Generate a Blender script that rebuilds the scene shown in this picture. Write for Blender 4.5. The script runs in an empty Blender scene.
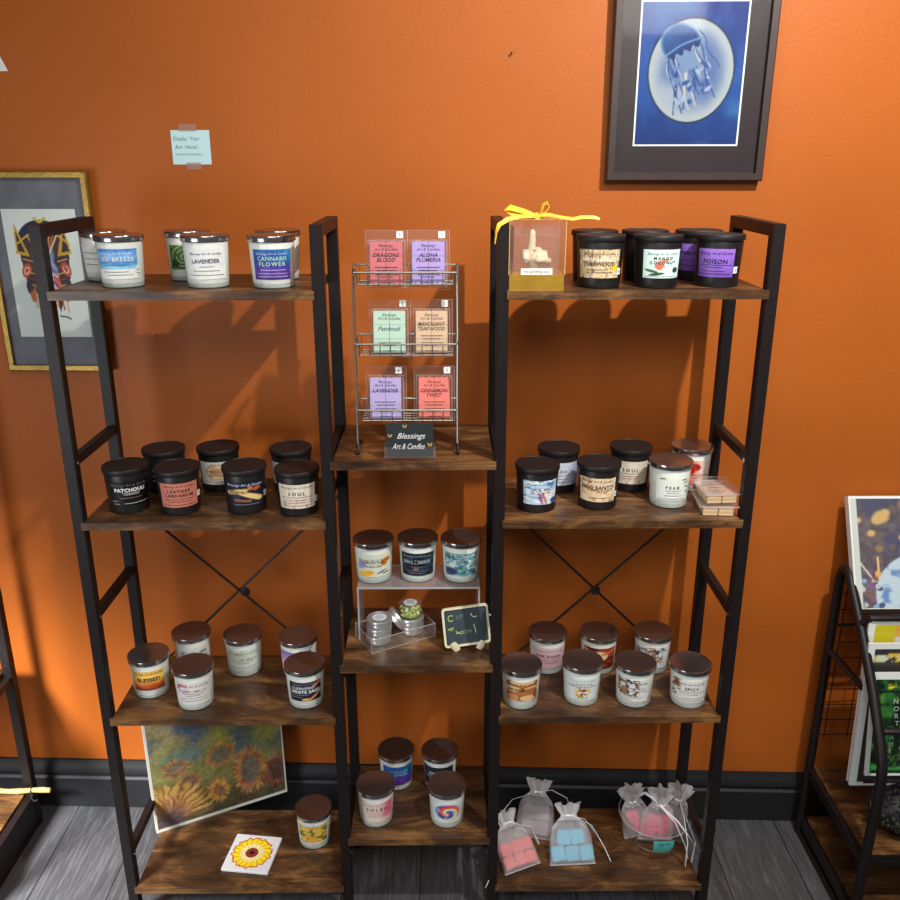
import bpy, math, random
import numpy as np
from mathutils import Vector, Matrix, Euler
random.seed(7)
PI = math.pi
SC = bpy.context.scene
COL = SC.collection

# ------------------------------------------------------------------ helpers
def s2l(c):
    a = np.asarray(c, dtype=float)
    return np.where(a <= 0.04045, a / 12.92, ((a + 0.055) / 1.055) ** 2.4)

def rgb(r, g, b):                       # 0-255 sRGB -> linear tuple
    v = s2l(np.array([r, g, b]) / 255.0)
    return (float(v[0]), float(v[1]), float(v[2]), 1.0)

def new_mat(name):
    m = bpy.data.materials.new(name); m.use_nodes = True
    nt = m.node_tree
    return m, nt, nt.nodes['Principled BSDF'], nt.nodes['Material Output']

def pmat(name, col, rough=0.5, metal=0.0, spec=0.5, noise=0.0, scale=30, bump=0.0, bscale=200, coat=0.0):
    m, nt, b, out = new_mat(name)
    b.inputs['Base Color'].default_value = col
    b.inputs['Roughness'].default_value = rough
    b.inputs['Metallic'].default_value = metal
    b.inputs['Specular IOR Level'].default_value = spec
    b.inputs['Coat Weight'].default_value = coat
    tc = nt.nodes.new('ShaderNodeTexCoord')
    if noise > 0:
        n = nt.nodes.new('ShaderNodeTexNoise'); n.inputs['Scale'].default_value = scale
        n.inputs['Detail'].default_value = 4
        nt.links.new(tc.outputs['Object'], n.inputs['Vector'])
        mx = nt.nodes.new('ShaderNodeMix'); mx.data_type = 'RGBA'
        mx.inputs[6].default_value = tuple(c * (1 - noise) for c in col[:3]) + (1,)
        mx.inputs[7].default_value = tuple(min(1, c * (1 + noise)) for c in col[:3]) + (1,)
        nt.links.new(n.outputs['Fac'], mx.inputs[0]); nt.links.new(mx.outputs[2], b.inputs['Base Color'])
    if bump > 0:
        n2 = nt.nodes.new('ShaderNodeTexNoise'); n2.inputs['Scale'].default_value = bscale
        nt.links.new(tc.outputs['Object'], n2.inputs['Vector'])
        bp = nt.nodes.new('ShaderNodeBump'); bp.inputs['Strength'].default_value = bump
        bp.inputs['Distance'].default_value = 0.002
        nt.links.new(n2.outputs['Fac'], bp.inputs['Height']); nt.links.new(bp.outputs['Normal'], b.inputs['Normal'])
    return m

def clear_mat(name, tint, gloss=1.0, rough=0.03, haze=0.0, hazecol=(.8, .8, .8, 1), ior=1.45):
    m, nt, b, out = new_mat(name)
    nt.nodes.remove(b)
    t = nt.nodes.new('ShaderNodeBsdfTransparent'); t.inputs['Color'].default_value = tint
    g = nt.nodes.new('ShaderNodeBsdfGlossy'); g.inputs['Roughness'].default_value = rough
    g.inputs['Color'].default_value = (gloss, gloss, gloss, 1)
    lw = nt.nodes.new('ShaderNodeLayerWeight'); lw.inputs['Blend'].default_value = .5
    pw = nt.nodes.new('ShaderNodeMath'); pw.operation = 'POWER'; pw.inputs[1].default_value = 5
    F0 = ((ior-1)/(ior+1))**2
    f = nt.nodes.new('ShaderNodeMath'); f.operation = 'MULTIPLY_ADD'; f.inputs[1].default_value = (1-F0)*.8; f.inputs[2].default_value = F0
    nt.links.new(lw.outputs['Facing'], pw.inputs[0]); nt.links.new(pw.outputs[0], f.inputs[0])
    mx = nt.nodes.new('ShaderNodeMixShader')
    nt.links.new(f.outputs[0], mx.inputs[0]); nt.links.new(t.outputs[0], mx.inputs[1]); nt.links.new(g.outputs[0], mx.inputs[2])
    last = mx
    if haze > 0:
        d = nt.nodes.new('ShaderNodeBsdfDiffuse'); d.inputs['Color'].default_value = hazecol
        tr = nt.nodes.new('ShaderNodeBsdfTranslucent'); tr.inputs['Color'].default_value = hazecol
        ad = nt.nodes.new('ShaderNodeMixShader'); ad.inputs[0].default_value = .35
        nt.links.new(d.outputs[0], ad.inputs[1]); nt.links.new(tr.outputs[0], ad.inputs[2])
        m2 = nt.nodes.new('ShaderNodeMixShader'); m2.inputs[0].default_value = haze
        nt.links.new(mx.outputs[0], m2.inputs[1]); nt.links.new(ad.outputs[0], m2.inputs[2]); last = m2
    nt.links.new(last.outputs[0], out.inputs['Surface'])
    return m

def ramp(nt, stops):
    r = nt.nodes.new('ShaderNodeValToRGB')
    e = r.color_ramp.elements
    e[0].position, e[0].color = stops[0]
    e[1].position, e[1].color = stops[-1]
    for p, c in stops[1:-1]:
        k = e.new(p); k.color = c
    return r

class MB:
    def __init__(s): s.v = []; s.f = []; s.m = []
    def add(s, vs, fs, mi=0, M=None):
        o = len(s.v)
        if M is not None: vs = [tuple(M @ Vector(v)) for v in vs]
        s.v += [tuple(v) for v in vs]; s.f += [tuple(i + o for i in f) for f in fs]; s.m += [mi] * len(fs)
    def box(s, a, b, mi=0, M=None, bev=0.0):
        x0, y0, z0 = a; x1, y1, z1 = b
        if bev <= 0:
            vs = [(x0,y0,z0),(x1,y0,z0),(x1,y1,z0),(x0,y1,z0),(x0,y0,z1),(x1,y0,z1),(x1,y1,z1),(x0,y1,z1)]
            fs = [(0,3,2,1),(4,5,6,7),(0,1,5,4),(1,2,6,5),(2,3,7,6),(3,0,4,7)]
            s.add(vs, fs, mi, M); return
        import bmesh
        bm = bmesh.new(); bmesh.ops.create_cube(bm, size=1)
        for v in bm.verts: v.co = Vector(((x0+x1)/2+v.co.x*(x1-x0), (y0+y1)/2+v.co.y*(y1-y0), (z0+z1)/2+v.co.z*(z1-z0)))
        bmesh.ops.bevel(bm, geom=bm.edges[:], offset=bev, segments=2, affect='EDGES')
        bm.verts.index_update()
        s.add([v.co[:] for v in bm.verts], [[v.index for v in f.verts] for f in bm.faces], mi, M); bm.free()
    def tube(s, path, r, n=10, mi=0, M=None, caps=True, closed=False, flat=None):
        P = [Vector(q) for q in path]; N = len(P); rs = r if hasattr(r, '__len__') else [r]*N
        vs, fs = [], []
        prev = None
        for i in range(N):
            if closed: t = P[(i+1) % N]-P[i-1]
            else: t = P[min(i+1, N-1)]-P[max(i-1, 0)]
            t.normalize()
            if prev is None:
                a = Vector((0,0,1)) if abs(t.z) < .9 else Vector((1,0,0))
                u = t.cross(a).normalized()
            else:
                u = (prev - t*prev.dot(t)).normalized()
            prev = u; w = t.cross(u)
            for k in range(n):
                an = 2*PI*k/n
                vs.append(P[i]+u*(math.cos(an)*rs[i])+w*(math.sin(an)*rs[i]*(flat or 1)))
        for i in range(N if closed else N-1):
            j = (i+1) % N
            for k in range(n):
                l = (k+1) % n
                fs.append((i*n+k, i*n+l, j*n+l, j*n+k))
        if caps and not closed:
            fs.append(tuple(range(n-1, -1, -1))); fs.append(tuple((N-1)*n+k for k in range(n)))
        s.add(vs, fs, mi, M)
    def lathe(s, prof, n=40, mi=0, M=None):
        vs, fs = [], []
        for r, z in prof:
            for k in range(n):
                a = 2*PI*k/n; vs.append((r*math.cos(a), r*math.sin(a), z))
        for i in range(len(prof)-1):
            for k in range(n):
                l = (k+1) % n; fs.append((i*n+k, i*n+l, (i+1)*n+l, (i+1)*n+k))
        if prof[0][0] > 1e-6: fs.append(tuple(range(n-1, -1, -1)))
        if prof[-1][0] > 1e-6: fs.append(tuple((len(prof)-1)*n+k for k in range(n)))
        s.add(vs, fs, mi, M)
    def prism(s, poly, z0, z1, mi=0, M=None):          # polygon ccw in xy
        n = len(poly)
        vs = [(x,y,z0) for x,y in poly]+[(x,y,z1) for x,y in poly]
        fs = [tuple(range(n-1,-1,-1)), tuple(range(n,2*n))]+[(i,(i+1)%n,n+(i+1)%n,n+i) for i in range(n)]
        s.add(vs, fs, mi, M)
    def sphere(s, c, r, n=14, mi=0, M=None, sc=(1,1,1)):
        prof = [(max(1e-7, math.sin(PI*i/(n//2)))*r, -math.cos(PI*i/(n//2))*r) for i in range(n//2+1)]
        T = Matrix.Translation(c) @ Matrix.Diagonal((*sc,1))
        s.lathe(prof, n, mi, (M @ T) if M is not None else T)
    def build(s, name, mats, parent=None, smooth=True, angle=35, loc=None, rot=None):
        me = bpy.data.meshes.new(name)
        me.from_pydata(s.v, [], s.f); me.validate(); me.update()
        return link(name, me, mats, parent, smooth, angle, loc, rot, s.m)

def link(name, me, mats, parent=None, smooth=True, angle=35, loc=None, rot=None, mi=None):
    if not isinstance(mats, (list, tuple)): mats = [mats]
    if not me.materials:
        for m in mats: me.materials.append(m)
        if mi and len(mats) > 1 and len(mi) == len(me.polygons): me.polygons.foreach_set('material_index', mi)
        if smooth:
            me.polygons.foreach_set('use_smooth', [True]*len(me.polygons))
            me.set_sharp_from_angle(angle=math.radians(angle))
    o = bpy.data.objects.new(name, me); COL.objects.link(o)
    if parent: o.parent = parent
    if loc: o.location = loc
    if rot: o.rotation_euler = rot
    return o

def tag(o, label=None, cat=None, group=None, kind=None):
    if label: o['label'] = label
    if cat: o['category'] = cat
    if group: o['group'] = group
    if kind: o['kind'] = kind
    return o

def thing(name, label, cat, loc=(0,0,0), rot=(0,0,0), group=None):
    o = bpy.data.objects.new(name, None); COL.objects.link(o)
    o.location = loc; o.rotation_euler = rot; o.empty_display_size = .03
    return tag(o, label, cat, group)

# ------------------------------------------------------------------ painting helpers (albedo of printed things)
def h2(ix, iy, seed):
    n = np.sin(ix*127.1+iy*311.7+seed*74.7)*43758.5453
    return n-np.floor(n)
def vn(x, y, seed=0):
    ix, iy = np.floor(x), np.floor(y); fx, fy = x-ix, y-iy
    fx = fx*fx*(3-2*fx); fy = fy*fy*(3-2*fy)
    a = h2(ix,iy,seed); b = h2(ix+1,iy,seed); c = h2(ix,iy+1,seed); d = h2(ix+1,iy+1,seed)
    return (a*(1-fx)+b*fx)*(1-fy)+(c*(1-fx)+d*fx)*fy
def fbm(x, y, seed=0, o=4):
    t = 0; a = .5
    for i in range(o):
        t = t+a*vn(x, y, seed+i); x = x*2.03; y = y*2.03; a *= .5
    return t/(1-.5**o)
def C(*c): return np.array(c, float)/255.0
def full(U, c): return np.tile(C(*c), (len(U),1))
def mix(a, b, t):
    t = np.clip(t,0,1)[:,None]; return a*(1-t)+b*t
def sst(a, b, x):
    t = np.clip((x-a)/(b-a),0,1); return t*t*(3-2*t)
def gradv(V, stops):                        # stops from v=0 up
    out = np.zeros((len(V),3)); ps = [s[0] for s in stops]
    for k in range(3): out[:,k] = np.interp(V, ps, [s[1][k]/255 for s in stops])
    return out
def blob(c, U, V, u, v, ru, rv, col, soft=.25, rot=0):
    du, dv = U-u, V-v; cr, sr = math.cos(rot), math.sin(rot)
    d = np.sqrt(((du*cr+dv*sr)/ru)**2+((-du*sr+dv*cr)/rv)**2)
    return mix(c, full(U,col), 1-sst(1-soft,1+soft,d))
def stroke(c, U, V, pts, w, col, asp=1.0):
    d = np.full(len(U), 9.0)
    for (a,b),(e,f) in zip(pts[:-1],pts[1:]):
        px, py = (U-a)*asp, V-b; qx, qy = (e-a)*asp, f-b
        L = qx*qx+qy*qy+1e-12; t = np.clip((px*qx+py*qy)/L,0,1)
        d = np.minimum(d, np.hypot(px-t*qx, py-t*qy))
    return mix(c, full(U,col), 1-sst(w*.6,w*1.3,d))

def grid_uv(nx, ny):
    u, v = np.meshgrid(np.linspace(0,1,nx+1), np.linspace(0,1,ny+1))
    return u.ravel(), v.ravel()
def grid_faces(nx, ny):
    f = []
    for j in range(ny):
        for i in range(nx):
            a = j*(nx+1)+i; f.append((a,a+1,a+nx+2,a+nx+1))
    return f
def painted_mesh(name, pos, nx, ny, painter):
    U, V = grid_uv(nx, ny)
    me = bpy.data.meshes.new(name)
    me.from_pydata([tuple(q) for q in pos(U,V)], [], grid_faces(nx,ny))
    col = np.clip(painter(U,V),0,1)
    at = me.color_attributes.new('Col','FLOAT_COLOR','POINT')
    buf = np.ones((len(U),4), dtype=np.float32); buf[:,:3] = s2l(col)
    at.data.foreach_set('color', buf.ravel())
    me.update(); return me

def print_mat(name, rough=.45, spec=.4, coat=0.0):
    m, nt, b, out = new_mat(name)
    a = nt.nodes.new('ShaderNodeAttribute'); a.attribute_name = 'Col'
    nt.links.new(a.outputs['Color'], b.inputs['Base Color'])
    b.inputs['Roughness'].default_value = rough; b.inputs['Specular IOR Level'].default_value = spec
    b.inputs['Coat Weight'].default_value = coat
    return m

# ------------------------------------------------------------------ text
_tc = {}
def text2d(body, shear=0.0, bold=0.0, space=1.0):
    k = (body, shear, bold, space)
    if k in _tc: return _tc[k]
    cu = bpy.data.curves.new('t','FONT'); cu.body = body; cu.shear = shear; cu.offset = bold
    cu.space_character = space; cu.resolution_u = 2; cu.fill_mode = 'FRONT'
    o = bpy.data.objects.new('t', cu)
    me = o.to_mesh()
    vs = np.array([v.co[:2] for v in me.vertices]) if len(me.vertices) else np.zeros((0,2))
    fs = [tuple(p.vertices) for p in me.polygons]
    o.to_mesh_clear(); bpy.data.objects.remove(o); bpy.data.curves.remove(cu)
    if len(vs):
        vs[:,0] -= (vs[:,0].min()+vs[:,0].max())/2
        vs[:,1] -= .34
    _tc[k] = (vs, fs); return _tc[k]

_inkm = {}
def ink(col):
    if col not in _inkm:
        _inkm[col] = pmat('ink_%d' % len(_inkm), rgb(*col), rough=.5, spec=.3)
    return _inkm[col]

class Letter:
    """flat lettering collected in (x, z) plane coordinates, mapped by fn into 3D"""
    def __init__(s): s.v=[]; s.f=[]; s.m=[]; s.cols=[]
    def ci(s, col):
        if col not in s.cols: s.cols.append(col)
        return s.cols.index(col)
    def text(s, body, x, z, h, col, maxw=None, shear=0, bold=0, space=1.0, rot=0, curve=0):
        vs, fs = text2d(body, shear, bold, space)
        if not len(vs): return
        sc = h/.68; w = (vs[:,0].max()-vs[:,0].min())*sc; sx = sc
        if maxw and w > maxw: sx = sc*maxw/w
        o = len(s.v); cr, sr = math.cos(rot), math.sin(rot); ci = s.ci(col)
        for a, b in vs:
            p, q = a*sx, b*sc
            q += curve*p*p
            s.v.append((x+p*cr-q*sr, z+p*sr+q*cr))
        s.f += [tuple(i+o for i in f) for f in fs]; s.m += [ci]*len(fs)
    def quad(s, x0, x1, z0, z1, col):
        o = len(s.v); s.v += [(x0,z0),(x1,z0),(x1,z1),(x0,z1)]; s.f.append((o,o+1,o+2,o+3)); s.m.append(s.ci(col))
    def dashes(s, x0, x1, z, h, col):
        x = x0
        while x < x1-.0006:
            w = min(random.uniform(.0016,.0048), x1-x); s.quad(x, x+w, z-h/2, z+h/2, col); x += w+.0008
    def marks(s, x0, x1, z, h, col, seed=1, arc=0.0):
        rn = random.Random(seed); x = x0; w = h*.55; t = h*.17; xm = (x0+x1)/2
        while x+w <= x1:
            k = rn.choice(('lbt','lr','lm','tb','lrm','lb','rtb')); dz = arc*(x-xm)**2
            if 'l' in k: s.quad(x, x+t, z-h/2+dz, z+h/2+dz, col)
            if 'r' in k: s.quad(x+w-t, x+w, z-h/2+dz, z+h/2+dz, col)
            if 't' in k: s.quad(x, x+w, z+h/2-t+dz, z+h/2+dz, col)
            if 'b' in k: s.quad(x, x+w, z-h/2+dz, z-h/2+t+dz, col)
            if 'm' in k: s.quad(x, x+w, z-t/2+dz, z+t/2+dz, col)
            x += w*1.35*(1.7 if rn.random() < .16 else 1)
    def poly(s, pts, col):
        o = len(s.v); s.v += list(pts); s.f.append(tuple(range(o,o+len(pts)))); s.m.append(s.ci(col))
    def line(s, pts, w, col):
        for (a,b),(c,d) in zip(pts[:-1],pts[1:]):
            L = math.hypot(c-a,d-b) or 1; nx, nz = -(d-b)/L*w/2, (c-a)/L*w/2
            s.poly([(a-nx,b-nz),(c-nx,d-nz),(c+nx,d+nz),(a+nx,b+nz)], col)
    def build(s, fn, parent, name='lettering'):
        if not s.f: return None
        me = bpy.data.meshes.new(name)
        me.from_pydata([tuple(fn(x,z)) for x,z in s.v], [], s.f)
        me.update()
        return link(name, me, [ink(c) for c in s.cols], parent, smooth=False, mi=s.m)

# ------------------------------------------------------------------ materials
M = {}
def wall_mat():
    m, nt, b, out = new_mat('orange_wall_paint')
    tc = nt.nodes.new('ShaderNodeTexCoord')
    n = nt.nodes.new('ShaderNodeTexNoise'); n.inputs['Scale'].default_value = 3.0; n.inputs['Detail'].default_value = 5
    r = ramp(nt, [(0.3,(.365,.090,.0105,1)),(0.7,(.405,.101,.013,1))])
    nt.links.new(tc.outputs['Object'], n.inputs['Vector']); nt.links.new(n.outputs['Fac'], r.inputs[0])
    nt.links.new(r.outputs[0], b.inputs['Base Color'])
    b.inputs['Roughness'].default_value = .5; b.inputs['Specular IOR Level'].default_value = .25
    n2 = nt.nodes.new('ShaderNodeTexNoise'); n2.inputs['Scale'].default_value = 130; n2.inputs['Detail'].default_value = 3
    bp = nt.nodes.new('ShaderNodeBump'); bp.inputs['Strength'].default_value = .16; bp.inputs['Distance'].default_value = .003
    nt.links.new(tc.outputs['Object'], n2.inputs['Vector']); nt.links.new(n2.outputs['Fac'], bp.inputs['Height'])
    nt.links.new(bp.outputs['Normal'], b.inputs['Normal'])
    return m
def wood_mat(name, dark, mid, light, rough=.38, axis=0):
    m, nt, b, out = new_mat(name)
    tc = nt.nodes.new('ShaderNodeTexCoord'); oi = nt.nodes.new('ShaderNodeObjectInfo')
    mp = nt.nodes.new('ShaderNodeMapping')
    mp.inputs['Scale'].default_value = (3.0,8,8) if axis == 0 else (8,3.0,8)
    nt.links.new(tc.outputs['Object'], mp.inputs['Vector'])
    ml = nt.nodes.new('ShaderNodeMath'); ml.operation = 'MULTIPLY'; ml.inputs[1].default_value = 37
    nt.links.new(oi.outputs['Random'], ml.inputs[0])
    n = nt.nodes.new('ShaderNodeTexNoise'); n.noise_dimensions = '4D'; n.inputs['Scale'].default_value = 2.6
    n.inputs['Detail'].default_value = 8; n.inputs['Roughness'].default_value = .65; n.inputs['Distortion'].default_value = .6
    nt.links.new(mp.outputs[0], n.inputs['Vector']); nt.links.new(ml.outputs[0], n.inputs['W'])
    r = ramp(nt, [(0.34,dark),(0.50,mid),(0.70,light)])
    nt.links.new(n.outputs['Fac'], r.inputs[0])
    mp2 = nt.nodes.new('ShaderNodeMapping'); mp2.inputs['Scale'].default_value = (6,160,160) if axis == 0 else (160,6,160)
    nt.links.new(tc.outputs['Object'], mp2.inputs['Vector'])
    n2 = nt.nodes.new('ShaderNodeTexNoise'); n2.inputs['Scale'].default_value = 2; n2.inputs['Detail'].default_value = 3
    nt.links.new(mp2.outputs[0], n2.inputs['Vector'])
    r2 = ramp(nt, [(0.35,(.62,.62,.62,1)),(0.6,(1.08,1.08,1.08,1))])
    nt.links.new(n2.outputs['Fac'], r2.inputs[0])
    mx = nt.nodes.new('ShaderNodeMix'); mx.data_type = 'RGBA'; mx.blend_type = 'MULTIPLY'; mx.inputs[0].default_value = 1
    nt.links.new(r.outputs[0], mx.inputs[6]); nt.links.new(r2.outputs[0], mx.inputs[7])
    nt.links.new(mx.outputs[2], b.inputs['Base Color'])
    b.inputs['Roughness'].default_value = rough; b.inputs['Specular IOR Level'].default_value = .5
    return m
def floor_mat():
    m, nt, b, out = new_mat('dark_plank_floor')
    tc = nt.nodes.new('ShaderNodeTexCoord'); mp = nt.nodes.new('ShaderNodeMapping')
    mp.inputs['Rotation'].default_value = (0,0,PI/2)
    nt.links.new(tc.outputs['Object'], mp.inputs['Vector'])
    br = nt.nodes.new('ShaderNodeTexBrick'); br.inputs['Scale'].default_value = 1
    br.inputs['Brick Width'].default_value = 1.2; br.inputs['Row Height'].default_value = .18
    br.inputs['Mortar Size'].default_value = .0015; br.inputs['Color1'].default_value = (.058,.060,.067,1)
    br.inputs['Color2'].default_value = (.078,.080,.088,1); br.inputs['Mortar'].default_value = (.01,.01,.01,1)
    nt.links.new(mp.outputs[0], br.inputs['Vector'])
    mp2 = nt.nodes.new('ShaderNodeMapping'); mp2.inputs['Scale'].default_value = (26,2.0,1)
    nt.links.new(tc.outputs['Object'], mp2.inputs['Vector'])
    wv = nt.nodes.new('ShaderNodeTexNoise'); wv.inputs['Scale'].default_value = 3.2; wv.inputs['Detail'].default_value = 6
    wv.inputs['Distortion'].default_value = 1.6; wv.inputs['Roughness'].default_value = .6
    nt.links.new(mp2.outputs[0], wv.inputs['Vector'])
    r = ramp(nt, [(0.38,(.7,.7,.7,1)),(0.52,(.95,.95,.95,1)),(0.68,(1.6,1.6,1.62,1))])
    nt.links.new(wv.outputs['Fac'], r.inputs[0])
    mx = nt.nodes.new('ShaderNodeMix'); mx.data_type = 'RGBA'; mx.blend_type = 'MULTIPLY'; mx.inputs[0].default_value = 1
    nt.links.new(br.outputs['Color'], mx.inputs[6]); nt.links.new(r.outputs[0], mx.inputs[7])
    nt.links.new(mx.outputs[2], b.inputs['Base Color'])
    b.inputs['Roughness'].default_value = .5
    bp = nt.nodes.new('ShaderNodeBump'); bp.inputs['Strength'].default_value = .35; bp.inputs['Distance'].default_value = .002
    nt.links.new(wv.outputs['Fac'], bp.inputs['Height']); nt.links.new(bp.outputs['Normal'], b.inputs['Normal'])
    return m
M['wall'] = wall_mat(); M['floor'] = floor_mat()
M['wood'] = wood_mat('rustic_brown_board', (.022,.011,.006,1), (.088,.039,.015,1), (.33,.160,.052,1))
M['black'] = pmat('black_metal', (.0105,.0068,.0068,1), .45, 0, .28, noise=.25, scale=60, bump=.1, bscale=500)
M['base'] = pmat('black_gloss_paint', (.014,.0145,.017,1), .52, 0, .28, noise=.15, scale=20, bump=.12, bscale=60)
M['bjar'] = pmat('matte_black_glass', (.0085,.0075,.008,1), .42, 0, .45, noise=.2, scale=40)
M['blid'] = pmat('black_lid', (.011,.009,.0095,1), .48, 0, .35, noise=.2, scale=40)
M['steel'] = pmat('brushed_steel', (.40,.365,.365,1), .17, .95, .5, noise=.06, scale=80)
M['tin'] = pmat('tin', (.68,.70,.70,1), .30, .8, .5, noise=.06, scale=80)
M['chrome'] = pmat('chrome_wire', (.27,.255,.225,1), .35, .9)
M['wax'] = pmat('white_wax', (.80,.83,.78,1), .55, 0, .3, noise=.03, scale=30)
M['glass'] = clear_mat('clear_glass', (.975,.985,.98,1), .9, .04, ior=1.28)
M['gbase'] = pmat('thick_glass_base', (.42,.48,.45,1), .12, 0, .5)
M['acryl'] = clear_mat('clear_acrylic', (.95,.95,.955,1), .9, .05, haze=.17, hazecol=(.80,.76,.78,1))
M['acryledge'] = clear_mat('acrylic_edge', (.75,.78,.8,1), .9, .1, haze=.45, hazecol=(.85,.86,.88,1))
M['plastic'] = clear_mat('clear_plastic', (.985,.985,.985,1), .95, .06, ior=1.3, haze=.035, hazecol=(.85,.83,.83,1))
M['rim'] = clear_mat('plastic_rim', (.92,.92,.92,1), .95, .08, haze=.28, hazecol=(.85,.83,.83,1))
M['print'] = print_mat('printed_label', .45, .4)
M['art'] = print_mat('printed_art', .55, .3)
M['gloss_art'] = print_mat('printed_art_behind_glass', .5, .3, coat=.6)
M['paper'] = pmat('white_paper', rgb(226,228,226), .6, 0, .3, noise=.03, scale=60)
M['organza'] = clear_mat('white_organza', (.985,.985,.99,1), .1, .5, ior=1.05, haze=.29, hazecol=(.95,.95,.97,1))
M['organza2'] = clear_mat('gathered_organza', (.95,.95,.96,1), .1, .5, ior=1.05, haze=.62, hazecol=(.82,.81,.83,1))
M['ribbon'] = pmat('white_satin_ribbon', (.86,.87,.90,1), .3, 0, .5, noise=.05, scale=50)
M['gold'] = pmat('gold_foil', (.78,.45,.06,1), .24, .7, .5, noise=.25, scale=40)
M['goldframe'] = pmat('worn_gold_frame', (.30,.19,.04,1), .38, .7, .5, noise=.35, scale=60, bump=.3, bscale=150)

# ------------------------------------------------------------------ room
SL = -.0375
def wy(x): return .3535+SL*x
WR = math.atan(SL)
def wall_pt(x, off, z):                    # point in front of the wall by off
    return (x, wy(x)-off, z)
mb = MB()
X0, X1 = -2.6, 2.6
mb.add([(X0,wy(X0),0),(X1,wy(X1),0),(X1,wy(X1)+.1,0),(X0,wy(X0)+.1,0),(X0,wy(X0),2.7),(X1,wy(X1),2.7),(X1,wy(X1)+.1,2.7),(X0,wy(X0)+.1,2.7)],
       [(0,3,2,1),(4,5,6,7),(0,1,5,4),(1,2,6,5),(2,3,7,6),(3,0,4,7)])
tag(mb.build('wall_back', M['wall'], smooth=False), kind='structure')
mb = MB(); mb.box((-2.6,-3.2,-.05),(2.6,.46,0))
tag(mb.build('floor', M['floor'], smooth=False), kind='structure')
prof = [(a_, b_*.87) for a_, b_ in [(0,0),(.018,0),(.018,.100),(.013,.106),(.013,.112),(.017,.118),(.017,.128),(.012,.140),(.008,.150),(.006,.157),(0,.157)]]
mb = MB(); n = len(prof)
vs = [(X0,wy(X0)-d,z) for d,z in prof]+[(X1,wy(X1)-d,z) for d,z in prof]
mb.add(vs, [(i,(i+1)%n,n+(i+1)%n,n+i) for i in range(n)]+[tuple(range(n)),tuple(range(2*n-1,n-1,-1))])
tag(mb.build('baseboard_back', M['base'], angle=30), kind='structure')

# ------------------------------------------------------------------ shelving unit
S = .0215; D = .236; H = 1.506
X = [-.638, -.167, .151, .617]
Z = {'z1':1.3955,'z2':.966,'z3':.534,'z4':.1,'m1':1.084,'m2':.655,'m3':.228}
T = .0155
unit = thing('shelving_unit', 'large black metal shelving unit with rustic brown boards against the orange wall', 'shelf')
def ladder(x, rails):
    mb = MB()
    for y in (0, D-S): mb.box((x,y,0),(x+S,y+S,H), bev=.0012)
    mb.box((x+.0002,S-.001,H-S),(x+S-.0002,D-S+.001,H), bev=.0012)
    fr = mb.build('ladder_frame', M['black'], unit, angle=30)
    for z in rails:
        r = MB(); r.box((x+.003,S-.001,z-.009),(x+S-.003,D-S+.001,z+.009), bev=.001)
        r.build('rail', M['black'], fr, angle=30)
    for z in rails:
        k = MB(); k.lathe([(.0001,0),(.004,.0005),(.0045,.002),(.0045,.003)],10,0,Matrix.Translation((x+(S if x<0 else 0),S/2,z)) @ Matrix.Rotation(PI/2 if x<0 else -PI/2,4,'Y'))
        k.build('bolt', M['steel'], fr)
for x in X: ladder(x, (1.080,.760,.182))
def board(x0, x1, z):
    # notched round the posts at the corners, front lip just proud of the posts
    p = .004; n = .0045
    poly = [(x0-n,-p),(x1+n,-p),(x1+n,-.0004),(x1,-.0004),(x1,D-.002),(x0,D-.002),(x0,-.0004),(x0-n,-.0004)]
    mb = MB(); mb.prism(poly, z-T, z)
    mb.build('shelf_board', M['wood'], unit, smooth=False)
for k in ('z1','z2','z3','z4'):
    board(X[0]+S+.0005, X[1]-.0005, Z[k]); board(X[2]+S+.0005, X[3]-.0005, Z[k])
for k in ('m1','m2','m3'): board(X[1]+S+.0005, X[2]-.0005, Z[k])
for x0, x1, cx in ((X[0]+S, X[1], .007), (X[2]+S, X[3], .001)):
    mb = MB(); y = D+.003
    mb.tube([(x0-.010,y,.928-cx),(x1+.008,y,.470-cx)], .0028, 8); mb.tube([(x0-.010,y+.005,.466+cx),(x1+.008,y+.005,.924+cx)], .0028, 8)
    br = mb.build('cross_brace', M['black'], unit)
    k = MB(); k.lathe([(.0001,0),(.011,.0005),(.011,.003),(.005,.004),(.005,.006),(.0001,.0065)],18,0,Matrix.Translation(((x0+x1)/2+cx,y-.003,.6965)) @ Matrix.Rotation(PI/2,4,'X'))
    k.build('brace_hub', M['black'], br)

# ------------------------------------------------------------------ candles
def jar_r(z, kind): 
    return .0368+(.0405-.0368)*min(1,z/.078) if kind == 'b' else .0362+(.0402-.0362)*min(1,z/.079)
def lathe_mesh(name, prof, mat, n=44, angle=35):
    mb = MB(); mb.lathe(prof, n)
    me = bpy.data.meshes.new(name); me.from_pydata(mb.v, [], mb.f); me.update()
    me.materials.append(mat); me.polygons.foreach_set('use_smooth',[True]*len(me.polygons)); me.set_sharp_from_angle(angle=math.radians(angle))
    return me
ME_BJAR = lathe_mesh('jar', [(.0001,0),(.0345,0),(.0364,.0012),(.0370,.004),(.0405,.076),(.0400,.0785),(.0001,.0785)], M['bjar'])
ME_BLID = lathe_mesh('lid', [(.0001,.0785),(.0398,.0785),(.0400,.0800),(.0424,.0802),(.0430,.0812),(.0430,.0890),(.0424,.0899),(.0405,.0902),(.0400,.0894),(.0001,.0892)], M['blid'])
ME_GJAR = lathe_mesh('jar', [(.0001,0),(.0340,0),(.0360,.0015),(.0366,.004),(.0402,.079),(.0402,.0797),(.0392,.0797)], M['glass'])
ME_GBASE = lathe_mesh('glass_base', [(.0001,.0006),(.0336,.0006),(.0353,.002),(.0358,.0045),(.0358,.0075),(.0001,.0075)], M['gbase'])
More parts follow.
